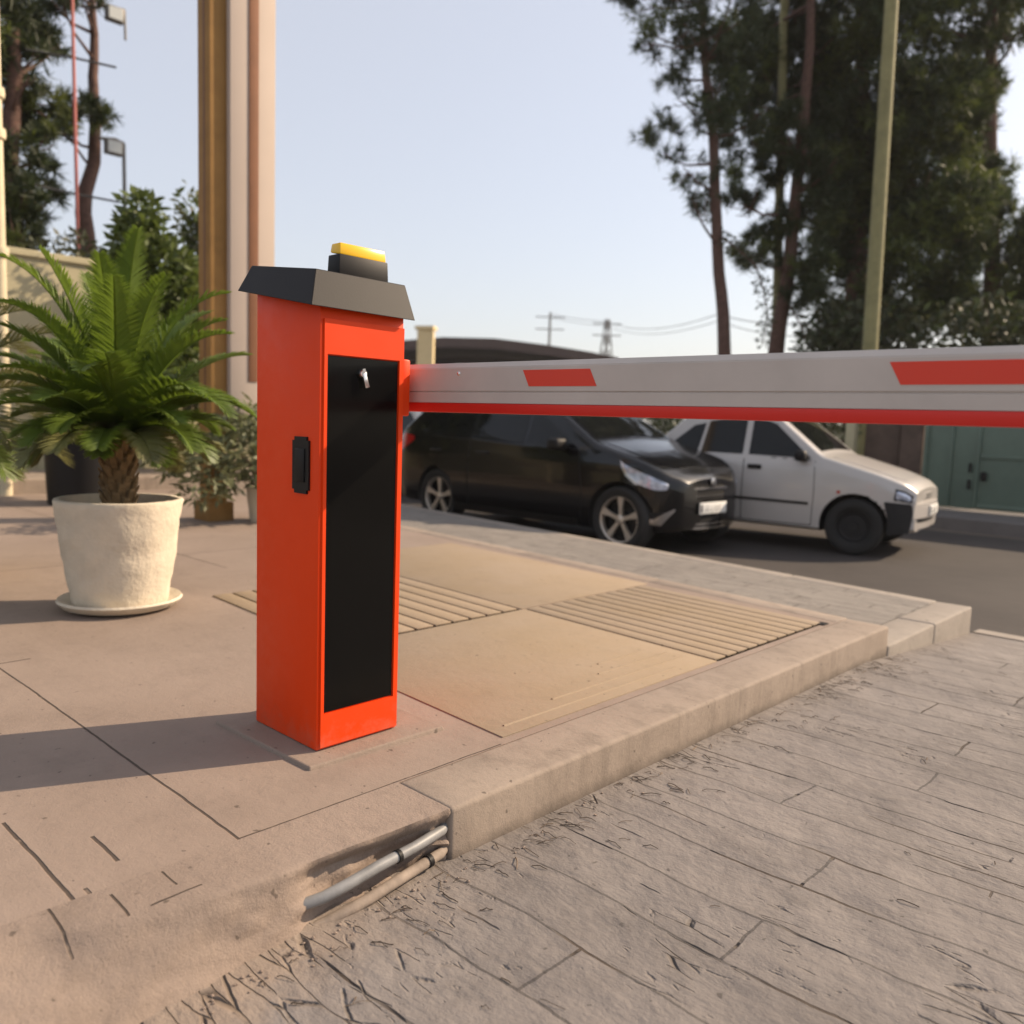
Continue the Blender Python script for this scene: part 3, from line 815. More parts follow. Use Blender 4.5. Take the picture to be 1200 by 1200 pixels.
# ------------------------------------------------------------------ left background: wall, pipe, trees, lamps
mb = MB()
mb.box((-11.4, -6, -.1), (-11.0, 6.3, 2.62))
mb.box((-11.44, -6, 2.62), (-10.96, 6.33, 2.70), bev=.01)
for z in (2.2, 1.5, .8): mb.box((-11.003, -6, z), (-10.996, 6.3, z + .02))
w_ = mb.build('cream_wall', M['wallcream']); tag(w_, 'long cream boundary wall behind the palms and shrubs', 'wall')
mb = MB(); mb.box((-10.9, -6, -.1), (-9.6, 6.0, .16), bev=.02); o = mb.build('planting_bed', M['kerb']); o['kind'] = 'structure'
pipe = empty('cream_pole', (-9.55, 2.69, 0)); tag(pipe, 'slim cream pole with ring collars at the left edge', 'pole')
mb = MB(); mb.tube([(0, 0, -.05), (0, 0, 7)], .06, 20); mb.build('pole', M['creampole'], pipe, smooth=40)
for z in (3.52, 3.90, 5.0, 2.4):
    mb = MB(); mb.lathe([(.06, -.05), (.085, -.045), (.09, 0), (.085, .045), (.06, .05)], 20, M=Matrix.Translation((0, 0, z))); mb.build('collar', M['creampole'], pipe, smooth=40)

def tuft_mesh(name, clumps, parent, mats, dens, nl, seed, per=9, light=None, w=.016):
    """pine foliage: needle tufts spread through ellipsoid clumps; numpy"""
    g = np.random.default_rng(seed); A = []; MI = []
    for ci, (x, y, z, a, b, c) in enumerate(clumps):
        n = max(12, int(dens * 2.6 * (a * b * c) ** (2 / 3) * 3))
        # sub-clusters make the outline uneven
        ns = max(5, n // 22)
        sd = g.normal(size=(ns, 3)); sd /= np.linalg.norm(sd, axis=1)[:, None]
        sc_ = sd * (g.uniform(.25, 1.0, (ns, 1)) ** .55)
        idx = g.integers(0, ns, n)
        P_ = sc_[idx] + g.normal(scale=.15, size=(n, 3))
        P_ = P_ * [a, b, c] + [x, y, z]
        outd = (P_ - [x, y, z]) / [a, b, c]
        D = outd * .7 + g.normal(scale=.7, size=(n, 3)) + [0, 0, .25]
        D /= np.linalg.norm(D, axis=1)[:, None]
        P2 = np.repeat(P_, per, 0); D2 = np.repeat(D, per, 0)
        nd = D2 + g.normal(scale=.62, size=D2.shape); nd /= np.linalg.norm(nd, axis=1)[:, None]
        ln = nl * .72 * g.uniform(.6, 1.25, (len(nd), 1))
        sd2 = np.cross(nd, g.normal(size=nd.shape)); sd2 /= np.linalg.norm(sd2, axis=1)[:, None]
        tri = np.stack([P2 - sd2 * w * .8, P2 + sd2 * w * .8, P2 + nd * ln + sd2 * w * .25, P2 + nd * ln - sd2 * w * .25], 1)
        A.append(tri.reshape(-1, 3))
        k = (light[ci] if light else .15)
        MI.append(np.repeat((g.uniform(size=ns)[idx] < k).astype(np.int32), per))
    return soup(name, np.concatenate(A), 4, mats, parent, mi=np.concatenate(MI))

def pine(name, loc, label, trunk, r0, clumps, dens, nl, seed, group=None, light=None, bark='bark', branches=True, w=.016, cat='tree', per=9):
    """trunk: local points; clumps local ellipsoids (x,y,z,a,b,c)"""
    root = empty(name, loc); tag(root, label, cat, group)
    r = random.Random(seed)
    n = len(trunk)
    # resample with slight wobble
    pts = []
    for i in range(n - 1):
        for k in range(5):
            t = k / 5; p = V(trunk[i]).lerp(V(trunk[i + 1]), t)
            q = p + V((pnoise(p * .8 + V((seed, 0, 0))), pnoise(p * .8 + V((0, seed, 0))), 0)) * .05
            pts.append(q)
    pts.append(V(trunk[-1]))
    rs = [max(.03, r0 * (1 - .75 * i / (len(pts) - 1))) for i in range(len(pts))]
    mb = MB(); mb.tube(pts, rs, 12)
    if branches:
        for (x, y, z, a, b, c) in clumps:
            if r.random() > .55: continue
            c0 = V((x, y, z))
            # leave the trunk a little below the clump
            zz = z - .18 * math.hypot(x - pts[0].x, y - pts[0].y) - r.uniform(0, .5)
            q = min(pts, key=lambda p: abs(p.z - zz))
            rb = max(.014, min(.045, r0 * .2))
            mid = q.lerp(c0, .5) + V((r.uniform(-.1, .1), r.uniform(-.1, .1), -.1))
            mb.tube([q, mid, c0], [rb, rb * .7, rb * .35], 6)
            for _ in range(4):
                e = c0 + V((r.uniform(-a, a), r.uniform(-b, b), r.uniform(-c, c))) * .85
                mb.tube([mid.lerp(c0, .6), mid.lerp(e, .75) , e], [rb * .4, rb * .28, .008], 5)
    mb.build('trunk', M[bark], root, smooth=70)
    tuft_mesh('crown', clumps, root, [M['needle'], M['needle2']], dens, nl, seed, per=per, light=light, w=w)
    return root

def ellips(r, n, box, size):
    out = []
    for _ in range(n):
        s = r.uniform(*size)
        out.append((r.uniform(*box[0]), r.uniform(*box[1]), r.uniform(*box[2]), s, s, s * r.uniform(.55, .8)))
    return out

# ------------------------------------------------------------------ camera (set early: its matrix also converts sight lines to places at a known depth)
F_PX, PITCH, ROLL, YAW, CH = 989.913, math.radians(6.10404733), math.radians(1.9959153), math.radians(133.18824559), .92
fw = V((math.cos(YAW) * math.cos(PITCH), math.sin(YAW) * math.cos(PITCH), -math.sin(PITCH)))
rt = fw.cross(V((0, 0, 1))).normalized(); dn = fw.cross(rt)
rt2 = rt * math.cos(ROLL) - dn * math.sin(ROLL); dn2 = rt * math.sin(ROLL) + dn * math.cos(ROLL)
cam_d = bpy.data.cameras.new('camera'); cam = bpy.data.objects.new('camera', cam_d); COL.objects.link(cam)
cam.matrix_world = Matrix(((rt2.x, -dn2.x, -fw.x, 0), (rt2.y, -dn2.y, -fw.y, 0), (rt2.z, -dn2.z, -fw.z, CH), (0, 0, 0, 1)))
cam_d.sensor_width = 36; cam_d.lens = F_PX / 1200 * 36; cam_d.clip_start = .02; cam_d.clip_end = 3000
sc.camera = cam
def ray(u, v):
    return (rt2 * ((u - 600) / F_PX) + dn2 * ((v - 600) / F_PX) + fw)
def onY(u, v, y): d = ray(u, v); return V((0, 0, CH)) + d * (y / d.y)
def onX(u, v, x): d = ray(u, v); return V((0, 0, CH)) + d * (x / d.x)
def depth(p): return (V(p) - V((0, 0, CH))).dot(fw)

# ------------------------------------------------------------------ cars
def interp(tab, x):
    if x <= tab[0][0]: return tab[0][1]
    for (a, b), (c, d) in zip(tab, tab[1:]):
        if x <= c: 
            t = (x - a) / (c - a); return b + (d - b) * t
    return tab[-1][1]
def sm(tab, x, h=.05):
    return (interp(tab, x - h) + 2 * interp(tab, x) + interp(tab, x + h)) / 4

class Car:
    def __init__(s, spec):
        s.__dict__.update(spec)
        for k in ('ztop', 'zbot', 'zbelt', 'wid'): setattr(s, k, [(s.wx(a), b) for a, b in getattr(s, k)])
        for k in ('x0', 'x1', 'wf', 'wr'): setattr(s, k, s.wx(getattr(s, k)))
    sx = 1.0; nose = None; pw = None
    def wx(s, x):
        x = x * s.sx
        if s.pw: return interp(s.pw, x)
        if s.nose and x > s.nose[0]: x = s.nose[0] + (x - s.nose[0]) * s.nose[1]
        return x
    def top(s, x): return sm(s.ztop, x, s.soft)
    def bot(s, x): return interp(s.zbot, x)
    def belt(s, x): return min(interp(s.zbelt, x), s.top(x) - s.r)
    def w0(s, x): return sm(s.wid, x, .06)
    def hw(s, x, z):
        b = s.belt(x); w = s.w0(x); zm = s.zmid
        if z <= b:
            k = w * (1 - s.bulge * ((z - zm) / .45) ** 2)
            # shoulder crease
            k += .010 * math.exp(-((z - s.crease) / .03) ** 2) * (1 if s.crease else 0)
            return k
        kb = w * (1 - s.bulge * ((b - zm) / .45) ** 2)
        return kb - (z - b) * s.tumble - s.inset * min(1, (z - b) / .03)
    def section(s, x):
        zt = s.top(x); zb = s.bot(x); r = s.r
        pts = [(0, zb), (s.hw(x, zb) * .6, zb), (s.hw(x, zb) - .06, zb)]
        lv = [zb + .03 + (zt - r - zb - .03) * i / 17 for i in range(18)]
        for z in lv: pts.append((s.hw(x, z), z))
        c = s.hw(x, zt - r)
        for i in range(1, 7):
            a = PI / 2 * i / 6
            pts.append((c - r * 1.3 + r * 1.3 * math.cos(a), zt - r + r * math.sin(a)))
        e = c - r * 1.3
        for i in range(1, 6):
            t = 1 - i / 5
            pts.append((e * t, zt + s.crown * (1 - t * t)))
        return pts
    def topz(s, x, y):
        zt = s.top(x); e = s.hw(x, zt - s.r) - s.r * 1.3
        t = min(1, abs(y) / max(.05, e)); return zt + s.crown * (1 - t * t)
    def body(s):
        xs = []; a, b = s.x0, s.x1
        n = 96
        xs = [a + (b - a) * i / n for i in range(n + 1)]
        rows = []
        for x in xs:
            h = s.section(x)
            full = [(-y, z) for y, z in h[1:-1]]
            ring = h + full[::-1]
            rows.append([(x, -y, z) for y, z in ring])
        k = len(rows[0]); mb = MB()
        vs = [p for r_ in rows for p in r_]
        fs = []
        for i in range(n):
            for j in range(k):
                j2 = (j + 1) % k
                fs.append((i * k + j, i * k + j2, (i + 1) * k + j2, (i + 1) * k + j))
        fs.append(tuple(range(k - 1, -1, -1))); fs.append(tuple(n * k + j for j in range(k)))
        mb.add(vs, fs)
        me = mb.mesh('car_body')
        bm = bmesh.new(); bm.from_mesh(me); bmesh.ops.recalc_face_normals(bm, faces=bm.faces[:]); bm.to_mesh(me); bm.free()
        return me
    # patches that follow the skin
    def rings(s, outline, proj, thick, k=7):
        """outline list of 2D points; proj(p, off) -> 3D"""
        n = len(outline); cx = sum(p[0] for p in outline) / n; cy = sum(p[1] for p in outline) / n
        vs = [proj((cx, cy), s._off)]; fs = []
        for j in range(1, k + 1):
            t = j / k
            for p in outline: vs.append(proj((cx + (p[0] - cx) * t, cy + (p[1] - cy) * t), s._off))
        for p in outline: vs.append(proj(p, s._off - thick))
        for i in range(n): fs.append((0, 1 + i, 1 + (i + 1) % n))
        for j in range(k):
            for i in range(n):
                a = 1 + j * n + i; b = 1 + j * n + (i + 1) % n
                fs.append((a, a + n, b + n, b))
        me = MB().add(vs, fs).mesh('patch')
        bm = bmesh.new(); bm.from_mesh(me); bmesh.ops.recalc_face_normals(bm, faces=bm.faces[:])
        bm.to_mesh(me); bm.free()
        return me
    def dens(s, o, r=.0, step=.05):
        """round the corners, add points along edges"""
        out = []; n = len(o)
        for i in range(n):
            p, q, w = V(o[i - 1]), V(o[i]), V(o[(i + 1) % n])
            if r:
                a = q + (p - q).normalized() * min(r, (p - q).length * .45); b = q + (w - q).normalized() * min(r, (w - q).length * .45)
                for k in range(5):
                    t = k / 4; out.append(a * (1 - t) ** 2 + q * 2 * t * (1 - t) + b * t * t)
            else: out.append(q)
        res = []
        for i in range(len(out)):
            a, b = out[i], out[(i + 1) % len(out)]
            k = max(1, int((b - a).length / step))
            for j in range(k): res.append(tuple(a.lerp(b, j / k)))
        return res
    def side(s, name, o, sg, off, thick, m, parent, r=.02, label=None, smooth=30):
        s._off = off
        me = s.rings(s.dens([V((s.wx(a), b)) for a, b in o], r), lambda p, f: (p[0], sg * (s.hw(p[0], p[1]) + f), p[1]), thick)
        ob = link_mesh(name, me, m, parent, smooth)
        if label: ob['label'] = label
        return ob
    def over(s, name, o, off, thick, m, parent, r=.03, label=None):
        s._off = off
        me = s.rings(s.dens([V((s.wx(a), b)) for a, b in o], r), lambda p, f: (p[0] + f * .4, p[1], s.topz(p[0], p[1]) + f), thick)
        ob = link_mesh(name, me, m, parent, 30)
        if label: ob['label'] = label
        return ob

def make_wheel(root, x, y, R, w, rimR, style, matrim):
    sg = 1 if y > 0 else -1
    base = Matrix.Translation((x, y, R)) @ Matrix.Rotation(-sg * PI / 2, 4, 'X')    # local z points outwards
    mb = MB(); mb.lathe([(0, -.10), (rimR * .9, -.10), (rimR * .9, -.03), (rimR * .35, -.02), (rimR * .3, .01), (0, .012)], 28, M=base)
    hub = mb.build('wheel', M['seal'], root, smooth=40)
    prof = [(rimR, -.5 * w), (R * .88, -.5 * w), (R * .97, -.46 * w), (R, -.36 * w), (R, .30 * w), (R * .975, .42 * w), (R * .90, .5 * w), (rimR * 1.08, .47 * w), (rimR, .40 * w), (rimR * .98, -.4 * w)]
    mb = MB(); mb.lathe(prof + prof[:1], 40, M=base, cap=False); mb.build('tyre', M['tyre'], hub, smooth=40)
    mb = MB(); zf = .36 * w
    mb.lathe([(rimR * .93, zf - .05), (rimR * .93, zf), (rimR * .985, zf + .008), (rimR, zf), (rimR, -.3 * w), (rimR * .97, -.3 * w)], 40, M=base, cap=False)
    if style == 5:
        for k in range(5):
            a0 = 2 * PI * k / 5 + .3
            def P(rr, ang, z): return base @ V((rr * math.cos(ang), rr * math.sin(ang), z))
            z0, z1 = zf - .016, zf - .002
            for (ra, ha, rb, hb, za, zb_) in ((.14, .62, .52, .16, z0, z0 + .006), (.52, .16, .96, .17, z0 + .006, z1)):
                mb.hexa([P(rimR * ra, a0 - ha, za - .03), P(rimR * ra, a0 + ha, za - .03), P(rimR * rb, a0 + hb, zb_ - .03), P(rimR * rb, a0 - hb, zb_ - .03),
                         P(rimR * ra, a0 - ha, za), P(rimR * ra, a0 + ha, za), P(rimR * rb, a0 + hb, zb_), P(rimR * rb, a0 - hb, zb_)])
        mb.lathe([(0, zf + .004), (rimR * .12, zf + .003), (rimR * .2, zf - .006), (rimR * .22, zf - .04)][::-1], 20, M=base, cap=False)
    else:
        mb.lathe([(0, zf - .02), (rimR * .25, zf - .018), (rimR * .3, zf - .035), (rimR * .7, zf - .04), (rimR * .8, zf - .025), (rimR * .94, zf - .03)][::-1], 32, M=base, cap=False)
    mb.build('rim', matrim, hub, smooth=35)
    return hub

def make_car(name, label, spec, paint, cat='car', group=None):
    c = Car(spec)
    root = empty(name, (0, 0, 0)); tag(root, label, cat, group)
    me = c.body()
    tmp = bpy.data.objects.new('tmp', me); COL.objects.link(tmp)
    # wheel arches
    cut = MB()
    for wx in (c.wf, c.wr):
        for sg in (-1, 1):
            cut.lathe([(0, -.30), (c.R + c.gap, -.30), (c.R + c.gap, .4), (0, .4)], 36,
                      M=Matrix.Translation((wx, sg * (c.w0(wx) - .0), c.R + .01)) @ Matrix.Rotation(-sg * PI / 2, 4, 'X'))
    cme = cut.mesh('cut'); co = bpy.data.objects.new('cutter', cme); COL.objects.link(co)
    bm = bmesh.new(); bm.from_mesh(cme); bmesh.ops.recalc_face_normals(bm, faces=bm.faces[:]); bm.to_mesh(cme); bm.free()
    md = tmp.modifiers.new('b', 'BOOLEAN'); md.operation = 'DIFFERENCE'; md.object = co; md.solver = 'EXACT'
    dg = bpy.context.evaluated_depsgraph_get()
    nm = bpy.data.meshes.new_from_object(tmp.evaluated_get(dg))
    bpy.data.objects.remove(tmp); bpy.data.objects.remove(co)
    nm.materials.clear()
    for p in nm.polygons:
        q = p.center
        inside = any(math.hypot(q.x - wx, q.z - c.R - .01) < c.R + c.gap + .004 and abs(q.y) < c.w0(wx) - .003 and
                     (abs(math.hypot(q.x - wx, q.z - c.R - .01) - c.R - c.gap) < .012 or abs(abs(q.y) - (c.w0(wx) - .30)) < .02) for wx in (c.wf, c.wr))
        p.material_index = 1 if inside else 0
    body = link_mesh('body', nm, [paint, M['seal']], root, 32)
    for wx in (c.wf, c.wr):
        for sg in (-1, 1):
            make_wheel(root, wx, sg * (c.w0(wx) - c.ww / 2 - .012), c.R, c.ww, c.rimR, c.style, c.rim)
    return root, c, body

def mirror_part(root, c, x, sg, m, sz=(.09, .18, .12), z=None):
    x = c.wx(x)
    mb = MB(); y = c.hw(x, z or c.belt(x)); zz = (z or c.belt(x)) + .05
    mb.box((x - sz[0], sg * (y + .03) if sg > 0 else sg * (y + .03 + sz[1]), zz - sz[2] * .5), (x + sz[0] * .6, sg * (y + .03 + sz[1]) if sg > 0 else sg * (y + .03), zz + sz[2] * .5), bev=.03)
    mb.box((x - .03, min(sg * (y - .04), sg * (y + .06)), zz - .06), (x + .03, max(sg * (y - .04), sg * (y + .06)), zz - .02), bev=.008)
    return mb.build('mirror', m, root, smooth=50)

# black family car -------------------------------------------------
SB = dict(nose=(1.5, .74), x0=-2.18, x1=2.22, r=.075, crown=.035, soft=.10, zmid=.62, bulge=.055, crease=.86, tumble=.34, inset=.012,
    ztop=[(-2.18, .98), (-2.08, 1.10), (-1.98, 1.16), (-1.55, 1.50), (-1.0, 1.575), (-.2, 1.60), (.25, 1.575), (1.12, 1.09), (1.30, 1.045), (1.75, .945), (2.02, .85), (2.16, .77), (2.22, .70)],
    zbot=[(-2.18, .36), (-1.9, .24), (1.8, .20), (2.22, .26)],
    zbelt=[(-2.18, 1.10), (-1.5, 1.10), (1.0, 1.0), (1.25, .98), (1.8, .86), (2.22, .64)],
    wid=[(-2.18, .63), (-2.10, .75), (-1.9, .825), (-1.2, .85), (1.0, .855), (1.6, .845), (1.9, .80), (2.06, .71), (2.17, .56), (2.22, .45)],
    wf=1.50, wr=-1.23, R=.335, gap=.035, ww=.215, rimR=.235, style=5, rim=M['alloy'])
car, c, body = make_car('black_car', 'black family car with pale five spoke wheels parked behind the boom', SB, M['blackpaint'])
for sg in (-1, 1):
    g = .03
    c.side('window', [(.90, 1.035), (.22, 1.42), (.20, 1.04)], sg, .004, .01, M['glass'], car, r=.015)
    c.side('window', [(.15, 1.035), (.15, 1.45), (-.15, 1.49), (-.62, 1.48), (-.62, 1.06)], sg, .004, .01, M['glass'], car)
    c.side('window', [(-.70, 1.06), (-.70, 1.475), (-1.15, 1.44), (-1.42, 1.30), (-1.42, 1.10)], sg, .004, .01, M['glass'], car)
    c.side('window', [(-1.48, 1.11), (-1.48, 1.27), (-1.72, 1.13)], sg, .004, .01, M['glass'], car, r=.012)
    for o in ([(1.02, .30), (1.04, .60), (.96, 1.0), (.18, 1.0), (-.40, 1.03), (-.66, 1.03), (-.66, .30)], [(-.685, .30), (-.685, 1.04), (-1.40, 1.06), (-1.52, .98), (-1.30, .72), (-.98, .60), (-.92, .30)]):
        dr = c.side('door', o, sg, .005, .004, M['blackpaint'], car, r=.03)
        c.side('door_seal', [(x_ + (.008 if x_ > -.5 + (o[0][0] - 1) else -.008), z_ + .006) for x_, z_ in o], sg, .0015, .003, M['seal'], dr, r=.03)
        hx = o[-2][0] + .12 if o[0][0] > 0 else -1.36
        mb = MB(); y = c.hw(hx + .09, .90)
        mb.box((hx, min(sg * (y), sg * (y + .03)), .885), (hx + .19, max(sg * y, sg * (y + .03)), .915), bev=.008)
        mb.build('handle', M['blackpaint'], dr, smooth=50)
    c.side('headlight', [(1.52, .905), (1.66, .865), (1.95, .785), (2.105, .715), (2.10, .655), (2.00, .655), (1.76, .71), (1.60, .80)], sg, .006, .012, M['lampglass'], car, r=.02, label='swept back crystal headlight')
    c.side('headlight_trim', [(1.50, .925), (1.60, .785), (1.76, .695), (1.80, .70), (1.64, .79), (1.55, .90)], sg, .008, .01, M['chrome'], car, r=.008)
    c.side('fog_trim', [(1.78, .325), (2.06, .31), (2.165, .46), (2.15, .475), (2.045, .34), (1.78, .345)], sg, .008, .012, M['chrome'], car, r=.006)
    c.side('fog_recess', [(1.84, .36), (2.03, .36), (2.09, .44), (1.86, .43)], sg, .003, .008, M['black'], car, r=.02)
    c.side('sill_trim', [(-.92, .215), (.98, .215), (.98, .295), (-.92, .295)], sg, .006, .012, M['black'], car, r=.02)
    c.side('taillight', [(-2.10, .86), (-2.12, 1.0), (-1.95, 1.08), (-1.74, 1.05), (-1.72, 1.0), (-1.94, .87)], sg, .006, .012, M['tail'], car, r=.02)
    mirror_part(car, c, .78, sg, M['black'], z=1.0)
c.over('windshield', [(1.06, -.68), (1.06, .68), (.34, .52), (.34, -.52)], .004, .01, M['glass'], car)
c.over('rear_window', [(-1.60, -.52), (-1.60, .52), (-1.93, .60), (-1.93, -.60)], .004, .01, M['glass'], car)
c.over('bonnet', [(1.18, -.66), (1.18, .66), (1.86, .62), (2.02, .40), (2.02, -.40), (1.86, -.62)], .006, .006, M['blackpaint'], car, r=.05)
# front face
def front_bow(name, y1, z0, z1, x, bow, thick, m, parent, n=16, bev=0):
    mb = MB(); A = []; 
    for i in range(n + 1):
        y = -y1 + 2 * y1 * i / n; xx = x - bow * (y / y1) ** 2
        A += [(xx - thick, y, z0), (xx, y, z0 + .004), (xx, y, z1 - .004), (xx - thick, y, z1)]
    fs = []
    for i in range(n):
        for j in range(4):
            j2 = (j + 1) % 4; fs.append((i * 4 + j, (i + 1) * 4 + j, (i + 1) * 4 + j2, i * 4 + j2))
    fs += [(0, 1, 2, 3), (n * 4 + 3, n * 4 + 2, n * 4 + 1, n * 4)]
    mb.add(A, fs); return mb.build(name, m, parent, smooth=40)
gr = front_bow('grille', .50, .55, .70, 2.050, .07, .10, M['black'], car)
front_bow('grille_bar', .46, .655, .680, 2.060, .06, .03, M['chrome'], gr)
front_bow('grille_bar', .44, .585, .597, 2.059, .06, .03, M['chrome'], gr)
front_bow('lower_intake', .60, .33, .44, 2.042, .12, .12, M['black'], car)
front_bow('front_lip', .70, .255, .285, 2.072, .22, .16, M['chrome'], car)
front_bow('front_lip', .66, .300, .322, 2.062, .20, .12, M['chrome'], car)
def plate(parent, x, z, w=.50, h=.115):
    mb = MB(); mb.box((x - .012, -w / 2, z - h / 2), (x, w / 2, z + h / 2), bev=.004)
    p = mb.build('number_plate', M['plate'], parent, smooth=30)
    def ch(*boxes):
        mb = MB()
        for lo, hi in boxes: mb.box((x - .001, lo[0], lo[1]), (x + .0012, hi[0], hi[1]))
        mb.build('character', M['plateink'], p)
    ch(((-w / 2 + .012, z - h / 2 + .02), (-w / 2 + .05, z + h / 2 - .02)))
    for dy, a, b in ((.10, .028, .075), (.145, .03, .07), (.21, .02, .06), (.27, .028, .075), (.315, .025, .07), (.36, .035, .075)):
        y_ = -w / 2 + dy * w / .5; z_ = z - h / 2
        ch(((y_, z_ + a * h / .115), (y_ + .018, z_ + (a + .012) * h / .115)), ((y_ + .006, z_ + (a + .0115) * h / .115), (y_ + .012, z_ + (b + .012) * h / .115)))
    return p
plate(car, 2.072, .47)
# badge
mb = MB(); mb.lathe([(0, 0), (.045, 0), (.045, .008), (.03, .012), (0, .012)], 20, M=Matrix.Translation((2.052, 0, .725)) @ Matrix.Rotation(PI / 2, 4, 'Y')); mb.build('badge', M['chrome'], car, smooth=40)
car.location = (-6.40, 6.765 + .85, ROADZ + .002); car.rotation_euler.z = math.radians(-1.0)

# small white hatchback -------------------------------------------------
SW = dict(pw=[(-2.3, -1.8), (-1.0, -.5), (.78, .84), (1.5, 1.5), (1.82, 1.74)], x0=-2.25, x1=1.82, r=.045, crown=.025, soft=.035, zmid=.60, bulge=.05, crease=0, tumble=.30, inset=.012,
    ztop=[(-2.25, .84), (-2.18, .93), (-1.70, .97), (-1.60, 1.0), (-1.18, 1.39), (-.9, 1.435), (-.3, 1.45), (.02, 1.43), (.78, .985), (.95, .945), (1.40, .83), (1.70, .745), (1.79, .70), (1.82, .655)],
    zbot=[(-2.25, .34), (-1.95, .23), (1.45, .21), (1.82, .27)],
    zbelt=[(-2.25, .90), (-1.7, .93), (-1.2, .93), (.7, .90), (.95, .885), (1.4, .76), (1.82, .58)],
    wid=[(-2.25, .64), (-2.18, .72), (-2.0, .775), (-.9, .80), (.8, .80), (1.3, .785), (1.62, .74), (1.74, .68), (1.82, .60)],
    wf=1.17, wr=-1.62, R=.285, gap=.045, ww=.17, rimR=.175, style=0, rim=M['blackmatte'])
def make_hatch(label):
    car, c, body = make_car('white_car', label, SW, M['whitepaint'], group='white cars on the road')
    for sg in (-1, 1):
        c.side('window', [(.64, .955), (.10, 1.30), (-.02, 1.33), (-.24, 1.345), (-.24, .965)], sg, .004, .01, M['glass'], car, r=.012)
        c.side('window', [(-.33, .965), (-.33, 1.345), (-.72, 1.335), (-.90, 1.31), (-.97, .965)], sg, .004, .01, M['glass'], car, r=.012)
        c.side('window', [(-1.02, .965), (-.95, 1.29), (-1.10, 1.26), (-1.42, .99)], sg, .004, .01, M['glass'], car, r=.012)
        for o in ([(.70, .27), (.72, .60), (.70, .93), (-.285, .945), (-.285, .27)], [(-.30, .27), (-.30, .945), (-1.0, .945), (-.98, .74), (-.84, .55), (-.80, .27)]):
            dr = c.side('door', o, sg, .005, .004, M['whitepaint'], car, r=.02)
            cx = sum(p[0] for p in o) / len(o); cz = sum(p[1] for p in o) / len(o)
            c.side('door_seal', [(cx + (x_ - cx) * 1.022, cz + (z_ - cz) * 1.03) for x_, z_ in o], sg, .0012, .003, M['seal'], dr, r=.02)
            hx = (o[-1][0] + .06 if o[0][0] > 0 else -.90) 
            hx = c.wx(hx)
            mb = MB(); y = c.hw(hx + .09, .84)
            mb.box((hx, min(sg * (y), sg * (y + .024)), .815), (hx + .15, max(sg * y, sg * (y + .024)), .865), bev=.01)
            mb.build('handle', M['black'], dr, smooth=50)
        c.side('rubbing_strip', [(.66, .475), (.66, .505), (-.78, .515), (-.78, .485)], sg, .010, .008, M['black'], car, r=.004)
        c.side('bumper_corner', [(1.52, .23), (1.52, .40), (1.47, .565), (1.78, .55), (1.80, .45), (1.77, .26)], sg, .012, .02, M['blackmatte'], car, r=.02, label='unpainted black bumper corner')
        c.side('headlight', [(1.60, .60), (1.605, .675), (1.70, .655), (1.765, .62), (1.765, .575)], sg, .006, .012, M['lampglass'], car, r=.015)
        c.side('headlight_surround', [(1.575, .58), (1.585, .70), (1.70, .675), (1.79, .63), (1.79, .56)], sg, .003, .008, M['seal'], car, r=.015)
        c.side('indicator', [(.98, .615), (.98, .645), (1.02, .645), (1.02, .615)], sg, .008, .01, M['tail'], car, r=.008)
        c.side('taillight', [(-2.22, .62), (-2.22, .82), (-2.12, .82), (-2.12, .62)], sg, .006, .012, M['tail'], car, r=.015)
        mirror_part(car, c, .56, sg, M['black'], sz=(.07, .13, .11), z=.93)
    c.over('windshield', [(.72, -.60), (.72, .60), (.10, .50), (.10, -.50)], .004, .01, M['glass'], car)
    c.over('rear_window', [(-1.20, -.48), (-1.20, .48), (-1.54, .55), (-1.54, -.55)], .004, .01, M['glass'], car)
    c.over('bonnet', [(.86, -.60), (.86, .60), (1.55, .58), (1.66, .45), (1.66, -.45), (1.55, -.58)], .005, .006, M['whitepaint'], car, r=.04)
    gr = front_bow('grille', .30, .585, .650, 1.755, .02, .05, M['whitepaint'], car)
    front_bow('grille_slot', .13, .622, .637, 1.762, .004, .03, M['seal'], gr)
    front_bow('grille_slot', .13, .595, .610, 1.762, .004, .03, M['seal'], gr)
    front_bow('bumper', .64, .40, .55, 1.805, .07, .15, M['whitepaint'], car)
    front_bow('bumper_gap', .62, .355, .40, 1.780, .07, .12, M['seal'], car)
    front_bow('bumper_lip', .62, .285, .355, 1.775, .07, .14, M['whitepaint'], car)
    plate(car, 1.813, .475, .44, .10)
    return car
hat = make_hatch('small white saloon with black bumper corners and black wheels, right of the black car')
hat.scale = (1.03, 1.03, 1.03)
hat.location = (-4.73, 9.42, ROADZ + .002); hat.rotation_euler.z = math.radians(8)

def copy_tree(o, parent=None):
    q = o.copy(); COL.objects.link(q)
    if parent: q.parent = parent
    for ch in list(o.children): copy_tree(ch, q)
    return q
h2 = copy_tree(hat); h2.location = (-11.0, 9.6, ROADZ + .002); h2.rotation_euler.z = math.radians(-2)
h2['label'] = 'white car mostly hidden behind the orange cabinet and the black car'

